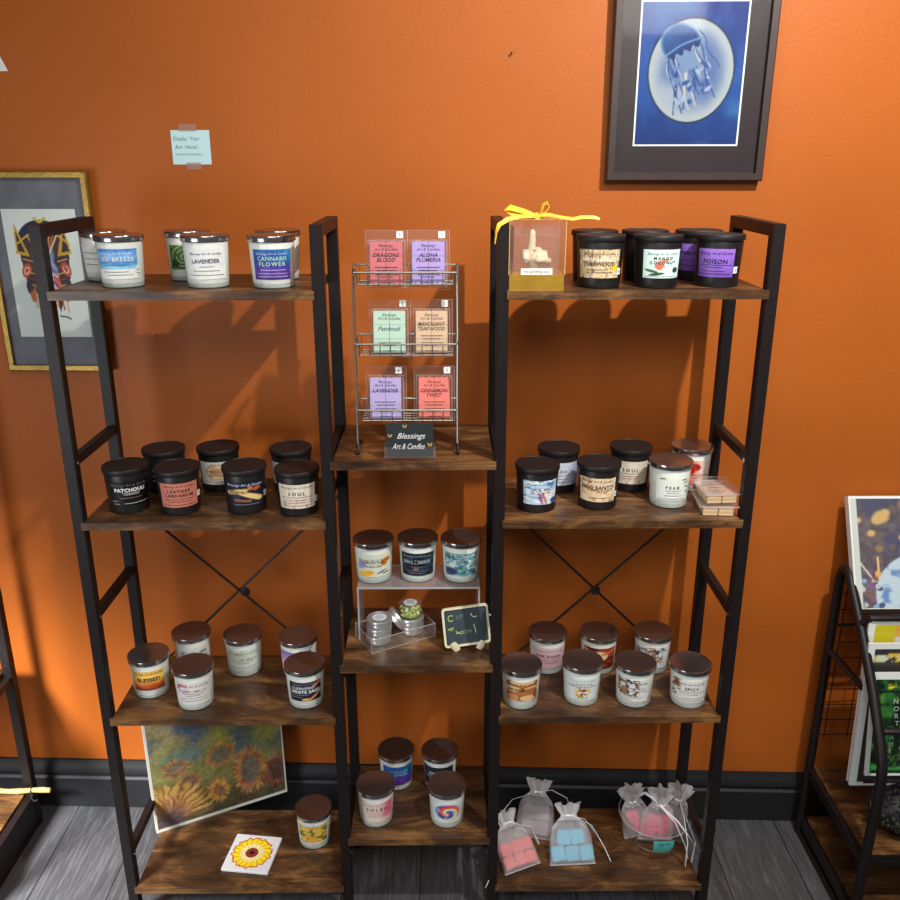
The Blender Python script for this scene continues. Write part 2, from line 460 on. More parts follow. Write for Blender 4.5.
ME_WAX = lathe_mesh('wax', [(.0001,.0076),(.0350,.0078),(.0361,.0095),(.0391,.0770),(.0388,.0790),(.0001,.0790)], M['wax'])
ME_GLID = lathe_mesh('lid', [(.0001,.0800),(.0418,.0800),(.0425,.0806),(.0427,.0815),(.0424,.0850),(.0427,.0885),(.0422,.0898),(.0412,.0902),(.0405,.0900),(.0001,.0899)], M['steel'])

BR = 'Blessings Art & Candles'
def candle(kind, key, x, y, z, label, group, face=0.0, ang=100, z0=None, z1=None, painter=None, texts=(), dash=(), sticker=None, nolabel=False, name='jar_candle', art=None, brand=None, tilt=0):
    t = thing(name, label, 'candle', (x,y,z), (0,0,0), group)
    if kind == 'b':
        link('jar', ME_BJAR, [], t); link('lid', ME_BLID, [], t)
    else:
        link('jar', ME_GJAR, [], t); link('glass_base', ME_GBASE, [], t); link('wax', ME_WAX, [], t); link('lid', ME_GLID, [], t)
    if nolabel: return t
    if z0 is None: z0, z1 = (.0185,.067) if kind == 'b' else (.0165,.068)
    a0 = math.atan2(.06-x, y+1.51)               # turned to the shop floor where the customer stands
    phi = a0+face; A = math.radians(ang); rm = jar_r((z0+z1)/2, kind); W = rm*A; Hh = z1-z0
    def fn(px, pz, off=.0013):
        zz = z0+Hh/2+pz; r = jar_r(zz, kind)+off; a = phi+px/rm
        return (r*math.sin(a), -r*math.cos(a), zz)
    def pos(U, V):
        rc = .10
        out = []
        for u, v in zip(U, V):
            out.append(fn((u-.5)*W, (v-.5)*Hh, .0006))
        return out
    if painter:
        me = painted_mesh('label', pos, 54, 44, painter)
        lb = link('label', me, [M['print']], t)
    else: lb = t
    L = Letter()
    if brand: L.text(BR, 0, (.86-.5)*Hh, .0038, brand, W*.86, shear=.45)
    for it in texts:
        body, v, h, col = it[:4]; kw = it[4] if len(it) > 4 else {}
        if body[0] == '#':
            u_ = kw.get('u',.5); ww = kw.get('mw',.7)*W
            L.marks((u_-.5)*W-ww/2, (u_-.5)*W+ww/2, (v-.5)*Hh, h*Hh, col, seed=len(key)+int(v*997)+ord(key[0])*7+ord(key[1])); continue
        kw = dict(kw); kw.setdefault('bold', .022 if h >= .1 and 'shear' not in kw else 0); u = kw.pop('u',.5); mw = kw.pop('mw',.88)
        L.text(body, (u-.5)*W, (v-.5)*Hh, h*Hh, col, W*mw, **kw)
    for v, u0, u1, col in dash:
        L.dashes((u0-.5)*W, (u1-.5)*W, (v-.5)*Hh, .0011, col)
    if art: art(L, W, Hh)
    L.build(fn, lb)
    if sticker is not None:
        sx, sz = sticker
        q = MB(); sw, sh = .0045, .0058; n = 4
        vs = []
        for j in range(2):
            for i in range(n+1):
                vs.append(fn(sx*W/2-sw+2*sw*i/n, (sz-.5)*Hh-sh+2*sh*j, .0018))
        q.add(vs, [(i,i+1,n+2+i,n+1+i) for i in range(n)])
        st = q.build('price_sticker', M['paper'], t)
        l2 = Letter(); l2.text('10', 0, 0, .004, (60,70,80))
        l2.build(lambda px,pz: fn(sx*W/2+px, (sz-.5)*Hh+pz, .0022), st)
    return t

# ---- label painters
def plain(c, n=.05, seed=1):
    return lambda U,V: np.clip(full(U,c)+(fbm(U*9,V*9,seed)[:,None]-.5)*n*2,0,1)
K = (25,22,25); Wt = (240,240,240); G = (90,88,90)
def p_sea(U,V):
    c = full(U,(232,234,228))
    b = gradv(V,[(0,(120,190,225)),(.4,(140,205,232)),(.55,(70,140,205)),(.75,(130,190,235)),(1,(60,125,205))])
    b = b+(fbm(U*12,V*20,3)[:,None]-.5)*.25
    return np.where((V>.34)[:,None], b, c)
def p_leaf(U,V):
    c = gradv(V,[(0,(30,60,25)),(1,(60,90,40))]); r = np.hypot(U-.55,V-.45); a = np.arctan2(V-.45,U-.55)
    c = mix(c, full(U,(140,180,95)), sst(.45,.7, np.sin(r*40+a*3)*.5+.5)*(.75)); c = mix(c, full(U,(22,40,20)), sst(.55,.7,fbm(U*7,V*7,2)))
    return c
def p_cann(U,V):
    c = gradv(V,[(0,(70,40,120)),(.35,(95,60,160)),(.6,(35,70,150)),(1,(40,95,170))])
    c = mix(c, full(U,(30,140,190)), sst(.5,1,U)*.6*sst(.3,.8,V)); return c+(fbm(U*8,V*8,5)[:,None]-.5)*.2
def p_birch(U,V):
    c = full(U,(205,180,140)); s = fbm(U*26,V*4,1)
    c = mix(c, full(U,(120,90,55)), sst(.5,.7,s)); c = mix(c, full(U,(235,220,190)), sst(.55,.75,fbm(U*40,V*30,6)))
    c = mix(c, full(U,(80,58,38)), sst(.66,.8,fbm(U*30,V*14,9))*.6)
    return blob(c,U,V,.86,.34,.09,.10,(225,185,40))
def p_mango(U,V):
    c = full(U,(205,232,224))
    for u,v,ru,rv,col,ro in ((.42,.42,.12,.14,(200,110,90),.4),(.50,.60,.16,.05,(215,130,110),.3),(.62,.30,.14,.12,(245,245,242),0),(.22,.25,.18,.05,(50,90,60),-.3),(.35,.14,.2,.05,(40,75,55),.2),(.85,.28,.09,.1,(45,60,60),0),(.68,.42,.08,.04,(190,200,195),0)):
        c = blob(c,U,V,u,v,ru,rv,col,.2,ro)
    return c
def p_purple(U,V): return gradv(V,[(0,(110,75,165)),(1,(150,110,205))])+(fbm(U*5,V*5,2)[:,None]-.5)*.1
def p_hexa(U,V):
    c = full(U,(200,200,198))
    d = np.maximum(np.abs(V-.55)/.36, (np.abs(U-.5)/.34+np.abs(V-.55)/.36*.5)/1.0)
    c = mix(c, full(U,(190,155,115)), 1-sst(.93,1.0,d)); c = mix(c, full(U,(120,85,55)), (1-sst(.0,.05,np.abs(d-.93))))
    return mix(c, full(U,(215,190,155)), sst(.5,.7,fbm(U*10,V*10,3))*(1-sst(.85,.9,d)))
def p_sandal(U,V):
    c = full(U,(24,26,40))+(fbm(U*10,V*10,4)[:,None]-.5)*.15
    c = stroke(c,U,V,[(.1,.56),(.5,.66)],.09,(214,178,110),1.1); c = stroke(c,U,V,[(.35,.62),(.85,.30)],.11,(226,196,130),1.1)
    c = stroke(c,U,V,[(.25,.26),(.6,.22)],.06,(130,85,65),1.1); c = blob(c,U,V,.78,.72,.12,.08,(170,90,50),.3,.6)
    c = blob(c,U,V,.62,.76,.06,.09,(190,110,55),.3); return c
def p_soul(U,V):
    c = full(U,(212,204,186))+(fbm(U*14,V*5,3)[:,None]-.5)*.14
    c = mix(c, full(U,(150,110,120)), sst(.55,.75,fbm(U*18,V*9,8))*(V<.38)*.6); return c
def p_cool(U,V):
    c = full(U,(175,200,225)); n = fbm(U*6,V*6,5)
    c = mix(c, full(U,(90,140,190)), sst(.5,.62,n)); c = mix(c, full(U,(225,228,225)), sst(.55,.62,fbm(U*8,V*8,11)))
    c = stroke(c,U,V,[(.45,.45),(.55,.05)],.03,(190,70,70),1.1); c = stroke(c,U,V,[(.56,.45),(.66,.05)],.03,(200,80,75),1.1)
    return blob(c,U,V,.9,.12,.1,.14,(40,75,140))
def p_lilac(U,V):
    c = full(U,(196,205,220)); c = mix(c, full(U,(150,140,190)), sst(.55,.95,U)*.6); return c+(fbm(U*9,V*9,7)[:,None]-.5)*.1
def p_palo(U,V):
    c = full(U,(215,188,150)); n = fbm(U*7,V*12,5)
    c = mix(c, full(U,(150,104,66)), sst(.52,.64,n)*.7); c = mix(c, full(U,(235,215,185)), sst(.5,.6,fbm(U*9,V*9,2))*.7)
    return mix(c, full(U,(60,40,30)), sst(.74,.84,fbm(U*12,V*16,13)))
def p_pear(U,V):
    c = full(U,(222,230,222))
    for u,v,r in ((.92,.8,.3),(.95,.6,-.5),(.86,.92,.1),(.98,.35,-.9),(.2,.96,.1)):
        c = blob(c,U,V,u,v,.10,.035,(110,125,75),.3,r)
    return c
def p_pom(U,V):
    c = full(U,(225,215,200)); c = mix(c, full(U,(215,90,75)), (1-sst(.45,.75,U))*.9)
    for u,v,r in ((.3,.75,.2),(.55,.72,.16),(.4,.55,.15)): c = blob(c,U,V,u,v,r,r,(165,30,25),.2)
    return mix(c, full(U,(240,150,110)), sst(.6,.75,fbm(U*12,V*12,5))*.6)
def p_sunset(U,V):
    return gradv(V,[(0,(110,45,50)),(.2,(190,80,40)),(.42,(235,160,60)),(.6,(245,205,90)),(.8,(240,190,80)),(1,(240,200,110))])+(fbm(U*3,V*14,3)[:,None]-.5)*.2
def p_pinktxt(U,V):
    c = full(U,(222,220,216)); return mix(c, full(U,(190,90,120)), sst(.5,.7,fbm(U*9,V*9,4))*(1-sst(.3,.55,U))*sst(.45,.75,V)*.9)
def p_palegreen(U,V):
    c = full(U,(214,222,212)); c = mix(c, full(U,(150,180,140)), sst(.5,.8,fbm(U*6,V*6,4))*sst(.5,.9,V)*.6); return c
def p_violet(U,V): return gradv(V,[(0,(220,150,120)),(.3,(235,190,150)),(.6,(190,160,210)),(1,(130,110,175))])
def p_sage(U,V):
    c = full(U,(34,36,46)); 
    c = stroke(c,U,V,[(.75,.75),(1,.95)],.07,(205,120,75),1.1); c = stroke(c,U,V,[(.62,.06),(1,.42)],.06,(200,130,85),1.1); c = blob(c,U,V,.5,.08,.13,.07,(215,170,110))
    return c
def p_cookie(U,V):
    c = full(U,(180,110,60))
    for u,v,ru,rv,col in ((.5,.92,.45,.12,(225,180,130)),(.2,.6,.3,.18,(225,185,135)),(.8,.62,.28,.16,(215,160,105)),(.22,.16,.24,.2,(205,140,85)),(.68,.14,.28,.18,(225,180,130)),(.95,.3,.1,.2,(150,80,40))):
        c = blob(c,U,V,u,v,ru,rv,col,.15); c = mix(c, full(U,(90,45,22)), sst(.86,.98,np.hypot((U-u)/ru,(V-v)/rv))*(1-sst(1.0,1.12,np.hypot((U-u)/ru,(V-v)/rv)))*.8)
    return c
def p_pinksug(U,V): return gradv(V,[(0,(200,160,170)),(1,(218,190,196))])
def p_camp(U,V):
    c = full(U,(216,224,224))
    m = sst(.5,.58,fbm(U*11,V*11,7))*(1-sst(.22,.34,np.hypot((U-.52)*1.1,V-.35)))
    c = mix(c, full(U,(225,185,90)), m); return mix(c, full(U,(130,80,45)), sst(.56,.66,fbm(U*14,V*14,3))*(1-sst(.2,.3,np.hypot((U-.52)*1.1,V-.35))))
def p_apple(U,V):
    c = full(U,(150,60,35)); c = mix(c, full(U,(90,30,18)), sst(.5,.6,fbm(U*6,V*6,3)))
    c = blob(c,U,V,.5,.62,.24,.24,(232,200,150),.25); c = stroke(c,U,V,[(.0,.9),(.35,.72)],.05,(215,140,70)); return stroke(c,U,V,[(1,.9),(.6,.7)],.05,(205,110,60))
def p_brownflo(seed, col=(150,110,75), bgc=(216,220,216), lim=.62):
    def f(U,V):
        c = full(U,bgc); m = sst(.5,.58,fbm(U*9,V*9,seed))*(1-sst(lim-.15,lim,U))*sst(.2,.3,V)
        c = mix(c, full(U,col), m); return mix(c, full(U,(70,45,35)), sst(.58,.64,fbm(U*13,V*13,seed+5))*(1-sst(lim-.15,lim,U))*sst(.2,.3,V))
    return f
def p_orchid(U,V):
    c = full(U,(215,222,205))
    for u,v,ru,rv,col,r in ((.86,.72,.18,.10,(225,140,30),.4),(.78,.60,.10,.12,(210,110,25),0),(.25,.14,.22,.12,(240,185,50),.2),(.38,.22,.10,.06,(230,160,30),0),(.15,.55,.12,.12,(140,135,190),0),(.12,.42,.10,.08,(150,150,200),0),(.72,.22,.16,.03,(60,60,45),.5),(.85,.15,.12,.03,(55,55,45),.2)):
        c = blob(c,U,V,u,v,ru,rv,col,.3,r)
    return c
def p_night(U,V):
    c = full(U,(20,22,30)); c = mix(c, full(U,(40,55,75)), sst(.5,.7,fbm(U*9,V*9,3))); c = blob(c,U,V,.45,.3,.09,.03,(190,110,60)); return mix(c, full(U,(70,150,120)), sst(.7,.8,fbm(U*20,V*20,6))*.6)
def p_teal(U,V):
    c = full(U,(110,165,170)); c = mix(c, full(U,(205,222,215)), sst(.52,.62,fbm(U*9,V*9,4))); c = mix(c, full(U,(60,115,130)), sst(.52,.62,fbm(U*8,V*8,14)))
    return blob(c,U,V,.2,.2,.2,.16,(40,55,95),.4)
def p_dark(U,V): return full(U,(40,40,52))+(fbm(U*9,V*9,4)[:,None]-.5)*.1
def p_soleil(U,V):
    c = full(U,(222,206,194)); return mix(c, full(U,(225,95,130)), sst(.45,.9,U+.25*(fbm(U*5,V*5,2)-.5))*.95*sst(-.1,.5,V))
def p_tie(U,V):
    r = np.hypot((U-.5),(V-.5)); a = np.arctan2(V-.5,U-.5); k = (a/(2*PI)+r*2.4) % 1.0
    ang = np.arctan2(V-.5,U-.5)
    pal = [(230,70,110),(180,40,90),(60,80,170),(40,70,140),(60,170,190),(240,230,225),(230,200,60),(225,90,60)]
    ps = np.linspace(0,1,len(pal)+1); c = np.zeros((len(U),3))
    for q in range(3): c[:,q] = np.interp(k, ps, [p[q]/255 for p in pal]+[pal[0][q]/255])
    spike = .36+.09*np.abs(np.sin(ang*14)); c = mix(full(U,(214,224,226)), c, 1-sst(spike-.03,spike+.03,r))
    return mix(c, full(U,(235,235,235)), sst(.62,.7,fbm(U*16,V*16,3))*.7)
def p_lemon(U,V):
    c = full(U,(110,125,50)); random.seed(5)
    for i in range(26):
        u, v = random.random(), random.random(); r = random.uniform(.09,.14)
        c = blob(c,U,V,u,v,r,r*.85,random.choice([(236,196,90),(228,180,70),(240,210,120)]),.15)
        d = np.hypot((U-u)/r,(V-v)/(r*.85)); c = mix(c, full(U,(170,120,40)), sst(.85,.97,d)*(1-sst(1,1.1,d))*.6)
        c = blob(c,U,V,u,v,r*.45,r*.35,(222,160,70),.5)
    w = np.abs(U-.5)/.5; return mix(c, full(U,(215,222,222)), np.maximum(sst(.82,.9,w), np.maximum(1-sst(.05,.10,V), sst(.94,.99,V))))

gTL='candles on the top left shelf'; gTR='black candles on the top right shelf'; g2L='black candles on the second left shelf'; g2R='candles on the second right shelf'
g3L='candles on the third left shelf'; g3R='candles on the third right shelf'; gM='candles on the acrylic riser'; gB='candles on the lowest middle shelf'
z1,z2,z3,z4,m1,m2,m3 = (Z[k] for k in ('z1','z2','z3','z4','m1','m2','m3'))
def dk(col, *rows): return [(v,a,b,col) for v,a,b in rows]
# top left
candle('g','a1',-.512,.066,z1,'white jar candle with blue label lettered SEA BREEZE, foremost at left end of top shelf',gTL,-.2,108,painter=p_sea,
    texts=[('SEA BREEZE',.66,.13,Wt,dict(space=1.15,bold=.01))],brand=(235,240,250),dash=dk((50,70,110),(.47,.2,.8))+dk(G,(.24,.15,.75),(.14,.25,.85)),sticker=(.98,.3))
candle('g','a2',-.572,.155,z1,'white jar candle half hidden behind the SEA BREEZE one, beside the corner post',gTL,-.5,100,painter=plain((225,225,218)),dash=dk(G,(.7,.1,.9),(.5,.1,.9),(.3,.1,.9)))
candle('g','a3',-.418,.160,z1,'white jar candle with a green leaf picture label behind the LAVENDER one',gTL,-.25,86,.022,.066,painter=p_leaf)
candle('g','a4',-.359,.061,z1,'white jar candle with white label lettered LAVENDER on the top left shelf',gTL,-.05,112,painter=plain((226,230,226)),
    texts=[('LAVENDER',.60,.13,(62,45,85),dict(bold=.015)),(BR,.85,.075,(70,80,90),dict(shear=.45)),('LAVENDER',.66,.05,(120,95,150),dict(shear=.3,u=.62,mw=.6))],dash=dk(G,(.42,.35,.7),(.28,.2,.8),(.14,.08,.92)))
candle('g','a5',-.242,.055,z1,'white jar candle with blue and purple label lettered CANNABIS FLOWER on the top left shelf',gTL,-.02,104,painter=p_cann,
    texts=[('CANNABIS',.70,.13,(170,215,185),dict(space=1.1,bold=.012)),('FLOWER',.52,.13,(185,220,195),dict(space=1.3,bold=.012))],brand=(190,205,235),dash=dk((200,190,230),(.32,.2,.85),(.2,.1,.9),(.1,.1,.9)),sticker=(1.12,.35))
candle('g','a6',-.250,.165,z1,'silver lidded jar candle hidden right behind the CANNABIS FLOWER one on the top shelf',gTL,0,100,painter=plain((220,222,218)),dash=dk(G,(.5,.2,.8)))
# top right
candle('b','b1',.335,.052,z1,'black jar candle with birch bark label lettered TEAKWOOD beside the gift box',gTR,-.02,116,painter=p_birch,
    texts=[('MAHOGANY',.66,.13,(242,235,220),dict(space=1.15,bold=.012)),('TEAKWOOD',.50,.13,(40,30,25),dict(space=1.1,bold=.012))],brand=(70,55,40),dash=dk((60,45,30),(.3,.2,.7),(.2,.2,.8)),sticker=(.98,.22))
candle('b','b2',.340,.147,z1,'black jar candle hidden behind the birch bark label one on the top right shelf',gTR,0,100,painter=plain((60,50,45)))
candle('b','b3',.434,.150,z1,'black jar candle with plain dark side half hidden behind the MANGO COCONUT one',gTR,.7,60,painter=plain((50,46,48)))
candle('b','b4',.436,.050,z1,'black jar candle with pale mint label lettered MANGO COCONUT',gTR,.28,104,painter=p_mango,
    texts=[('MANGO',.70,.10,(45,45,50),dict(space=1.4)),('COCONUT',.55,.10,(45,45,50),dict(space=1.4))],brand=(90,110,115),dash=dk((120,130,130),(.06,.05,.9)))
candle('b','b5',.534,.150,z1,'black jar candle with purple label half hidden behind the POISON one',gTR,-.35,100,painter=p_purple,texts=[('POISON',.66,.12,(40,25,70),dict(space=1.1))],dash=dk((70,45,110),(.4,.1,.9),(.2,.1,.9)))
candle('b','b6',.547,.060,z1,'black jar candle with bright purple label lettered POISON at right end of top shelf',gTR,-.12,98,painter=p_purple,
    texts=[('POISON',.56,.15,(30,18,55),dict(space=1.1,bold=.012)),(BR,.85,.09,(60,35,100),dict(shear=.45))],dash=dk((60,35,100),(.43,.1,.95),(.35,.2,.7),(.22,.05,.75),(.12,.05,.9)),sticker=(1.13,.25))
# second left
candle('b','c1',-.553,.071,z2,'black jar candle lettered PATCHOULI in white at left end of second shelf',g2L,.08,118,painter=plain((14,13,14),.02),
    texts=[('PATCHOULI',.66,.14,(235,235,235),dict(bold=.03,space=1.05)),(BR,.87,.10,(105,105,105),dict(shear=.45))],dash=dk((200,200,200),(.53,.32,.72),(.47,.36,.7),(.1,.35,.95))+dk((150,120,110),(.33,.25,.75))+dk((170,170,170),(.2,.05,.2),(.08,.08,.24)))
candle('b','c2',-.511,.174,z2,'black jar candle half hidden behind the PATCHOULI and pink label ones',g2L,-.1,100,painter=plain((18,17,18),.02),dash=dk((170,170,170),(.7,.15,.5),(.45,.15,.5),(.25,.15,.5)))
candle('b','c3',-.451,.062,z2,'black jar candle with dusty pink label lettered LEATHER LABDANUM',g2L,-.03,112,painter=plain((190,116,98)),
    texts=[('LEATHER',.68,.12,(70,35,30),dict(space=1.3)),('LABDANUM',.50,.12,(70,35,30),dict(space=1.2)),(BR,.88,.08,(120,70,60),dict(shear=.45))],dash=dk((95,50,45),(.34,.15,.85),(.24,.2,.8),(.1,.05,.9)),sticker=(1.08,.42))
candle('b','c4',-.403,.184,z2,'black jar candle with a tan hexagon emblem on grey label',g2L,-.12,116,painter=p_hexa,texts=[('#',.58,.11,(80,55,40),dict(mw=.40))],dash=dk((100,80,60),(.42,.3,.7),(.13,.1,.9)))
candle('b','c5',-.324,.067,z2,'black jar candle with dark label showing wood planks, lettered SANDALWOOD',g2L,-.06,116,painter=p_sandal,
    texts=[('SANDALWOOD',.60,.12,(60,40,25),dict(bold=.01)),(BR,.9,.10,(190,200,225),dict(shear=.45))],dash=dk((140,130,150),(.08,.2,.85)),sticker=(1.1,.4))
candle('b','c6',-.253,.176,z2,'black jar candle with white label half hidden behind the SOUL one on second left shelf',g2L,-.45,100,painter=plain((205,214,205)))
candle('b','c7',-.221,.054,z2,'black jar candle with cream label lettered SOUL at right end of second left shelf',g2L,-.08,112,painter=p_soul,
    texts=[('SOUL',.62,.13,(70,62,58),dict(space=1.6,mw=.7)),(BR,.88,.09,(140,125,110),dict(shear=.45))],dash=dk((110,95,90),(.47,.1,.9))+dk((150,90,80),(.35,.2,.8),(.25,.15,.85),(.12,.1,.9)),sticker=(1.05,.3))
# second right
candle('b','d1',.239,.070,z2,'black jar candle with pale blue watercolour label with red stripes beside the left post',g2R,.22,104,painter=p_cool,texts=[('#',.64,.11,(60,60,80),dict(mw=.6,u=.55)),('#',.5,.08,(150,60,65),dict(mw=.6,u=.55))],brand=(70,80,110),dash=dk((120,90,100),(.32,.15,.6)))
candle('b','d2',.293,.172,z2,'black jar candle with pale lilac label behind the watercolour label one',g2R,.38,104,painter=p_lilac,texts=[('#',.62,.11,(85,80,110),dict(u=.55,mw=.5))],dash=dk((100,100,130),(.45,.3,.9),(.3,.3,.8),(.15,.3,.9)))
candle('b','d3',.360,.082,z2,'black jar candle with tan wood label lettered PALO SANTO',g2R,-.03,112,painter=p_palo,
    texts=[('PALO SANTO',.62,.15,(50,35,25),dict(bold=.015)),(BR,.88,.09,(70,50,40),dict(shear=.4))],dash=dk((60,40,30),(.5,.25,.9),(.18,.3,.85)),sticker=(1.0,.3))
candle('b','d4',.442,.178,z2,'black jar candle with cream label lettered SOUL on second right shelf',g2R,.05,112,painter=p_soul,texts=[('SOUL',.62,.13,(80,70,64),dict(space=1.6,mw=.7))],dash=dk((110,95,90),(.47,.1,.9))+dk((150,90,80),(.35,.2,.8),(.25,.15,.85)))
candle('g','d5',.501,.089,z2,'white jar candle with pale leafy label lettered PEAR, silver lid, beside the wax melts',g2R,.2,98,.018,.064,painter=p_pear,
    texts=[('PEAR',.58,.12,(75,80,75),dict(space=1.6,mw=.7))],dash=dk((120,125,120),(.44,.3,.75),(.34,.35,.7),(.22,.25,.8))+dk(G,(.08,.1,.9)))
candle('g','d6',.567,.180,z2,'white jar candle with red fruit label by the right rear post',g2R,.12,116,painter=p_pom,dash=dk((70,60,80),(.4,.5,.95),(.3,.5,.9),(.2,.5,.95)))
# third left
candle('g','e1',-.566,.101,z3,'white jar candle with orange sunset label lettered BLESSED',g3L,-.15,100,.022,.068,painter=p_sunset,texts=[('BLESSED',.56,.19,(60,50,60),dict(bold=.03)),(BR,.88,.11,(90,85,60),dict(shear=.45))],dash=dk((120,60,40),(.38,.3,.8),(.28,.35,.75)))
candle('g','e2',-.501,.192,z3,'white jar candle with purple script label behind the pink lettered one on third left shelf',g3L,.05,108,painter=plain((216,220,214)),texts=[('#',.74,.14,(60,48,90),dict(mw=.8)),(BR,.55,.1,(110,80,130),dict(shear=.4))],dash=dk(G,(.4,.2,.8),(.25,.2,.8)))
candle('g','e3',-.461,.058,z3,'white jar candle with pink blossom and fine print label, front of third left shelf',g3L,-.12,112,painter=p_pinktxt,texts=[('#',.62,.08,(120,60,85),dict(mw=.7)),(BR,.86,.09,(150,110,130),dict(shear=.45))],dash=dk((110,90,100),(.5,.2,.8),(.42,.3,.7),(.3,.15,.85),(.18,.1,.9)))
candle('g','e4',-.385,.181,z3,'white jar candle with pale green label alone at rear centre of third left shelf',g3L,-.05,116,painter=p_palegreen,texts=[('#',.56,.09,(70,85,100),dict(mw=.66)),(BR,.85,.09,(140,150,110),dict(shear=.45))],dash=dk((90,105,115),(.46,.2,.75),(.37,.3,.65),(.2,.1,.9),(.1,.05,.9)))
candle('g','e5',-.262,.172,z3,'white jar candle with violet sky label behind the dark WHITE SAGE one',g3L,-.3,116,painter=p_violet)
candle('g','e6',-.231,.062,z3,'white jar candle with dark label lettered WHITE SAGE at right end of third left shelf',g3L,-.03,104,.021,.066,painter=p_sage,texts=[('CLEANSING',.70,.13,(200,205,215),dict(mw=.65,u=.42)),('WHITE SAGE',.50,.16,(235,235,240),dict(bold=.02)),(BR,.9,.08,(150,150,160),dict(shear=.4))],dash=dk((150,150,155),(.34,.1,.6),(.22,.05,.4)))
# third right
candle('g','f1',.218,.056,z3,'white jar candle with cookie picture label lettered SNICKERDOODLE',g3R,.08,104,.023,.068,painter=p_cookie,texts=[('SNICKERDOODLE',.58,.13,(80,45,25),dict(bold=.015)),(BR,.86,.1,(90,50,30),dict(shear=.4))])
candle('g','f2',.287,.185,z3,'white jar candle with pink label lettered PINK SUGAR',g3R,.08,118,painter=p_pinksug,texts=[('PINK SUGAR',.60,.13,(120,35,70),dict(bold=.015)),(BR,.85,.09,(160,110,130),dict(shear=.4))],dash=dk((140,70,95),(.45,.25,.8),(.36,.25,.85),(.27,.3,.8)))
candle('g','f3',.346,.067,z3,'white jar candle with golden brown cluster picture, front row of third right shelf',g3R,.05,104,painter=p_camp,texts=[('CAMPFIRE',.74,.09,(90,85,70),dict(space=1.4)),('MARSHMALLOW',.63,.09,(90,85,70),dict(space=1.2)),(BR,.9,.07,(140,160,165),dict(shear=.4))],dash=dk(G,(.1,.3,.7)))
candle('g','f4',.400,.183,z3,'white jar candle with red brown dessert picture label, rear middle of third right shelf',g3R,.12,112,painter=p_apple)
candle('g','f5',.455,.060,z3,'white jar candle with brown floral sketch label, front row, left of SPICY',g3R,-.08,108,painter=p_brownflo(4,lim=.75),texts=[(BR,.86,.1,(70,75,80),dict(shear=.45))],dash=dk((80,70,60),(.62,.3,.9),(.5,.4,.95))+dk(G,(.3,.1,.6),(.2,.1,.8),(.08,.1,.5)))
candle('g','f6',.520,.184,z3,'white jar candle with beige blossom sketch label, rear right of third right shelf',g3R,.0,116,painter=p_brownflo(9,(180,140,100),(212,222,228),.9),texts=[(BR,.88,.1,(70,85,110),dict(shear=.45))])
candle('g','f7',.568,.056,z3,'white jar candle with star anise label lettered SPICY at right end of shelf',g3R,.05,116,painter=p_brownflo(14,(150,95,70),(220,222,216),.34),texts=[('SPICY',.63,.13,(70,66,66),dict(space=1.15,u=.58,mw=.5)),(BR,.85,.08,(90,85,90),dict(shear=.4,u=.55,mw=.8))],dash=dk(G,(.48,.3,.95),(.38,.35,.75),(.2,.35,.95),(.1,.1,.9)))
# middle riser
RZ = m2+.123
candle('g','g1',-.088,.145,RZ,'white jar candle with orange and purple orchid label on the acrylic riser',gM,0,112,painter=p_orchid,texts=[('#',.48,.08,(60,50,60),dict(mw=.5)),('#',.64,.07,(60,50,60),dict(mw=.6)),(BR,.74,.12,(90,75,90),dict(shear=.4))])
candle('g','g2',.004,.150,RZ,'white jar candle with black speckled label, centre of the acrylic riser',gM,-.02,112,painter=p_night,texts=[('#',.62,.15,(165,180,182),dict(mw=.8)),(BR,.88,.08,(140,150,150),dict(shear=.4))],dash=dk((120,135,150),(.4,.3,.7),(.22,.2,.8),(.12,.25,.7)))
candle('g','g3',.094,.147,RZ,'white jar candle with teal flower label at right end of the acrylic riser',gM,0,112,painter=p_teal,texts=[('#',.76,.13,(235,240,240),dict(mw=.55))])
# lowest middle shelf
candle('g','h1',-.054,.183,m3,'white jar candle with blue label behind the SOLEIL one on the lowest middle shelf',gB,.1,110,painter=p_cann,texts=[('CANNABIS',.74,.12,(120,190,190),dict(bold=.01)),('FLOWER',.56,.13,(150,200,200),dict(space=1.2,bold=.01))])
candle('g','h2',.047,.180,m3,'white jar candle with dark grey label behind the tie-dye one',gB,-.12,112,painter=p_dark,texts=[('#',.68,.13,(210,210,215),dict(u=.30,mw=.4)),('#',.5,.12,(210,210,215),dict(u=.30,mw=.4))])
candle('g','h3',-.093,.066,m3,'white jar candle with pink label lettered SOLEIL, front left of the lowest middle shelf',gB,.08,104,painter=p_soleil,texts=[('SOLEIL',.66,.15,(90,80,80),dict(space=1.5)),(BR,.88,.09,(150,120,120),dict(shear=.45))],dash=dk((180,80,80),(.5,.15,.75),(.4,.2,.8))+dk(G,(.3,.2,.75)))
candle('g','h4',.063,.063,m3,'white jar candle with rainbow tie-dye spiral label on the lowest middle shelf',gB,.03,100,.017,.069,painter=p_tie)
candle('g','i1',-.246,.141,z4,'white jar candle with lemon slice label alone beside the sunflower tile','candle on the lowest left shelf',-.12,120,.017,.069,painter=p_lemon)

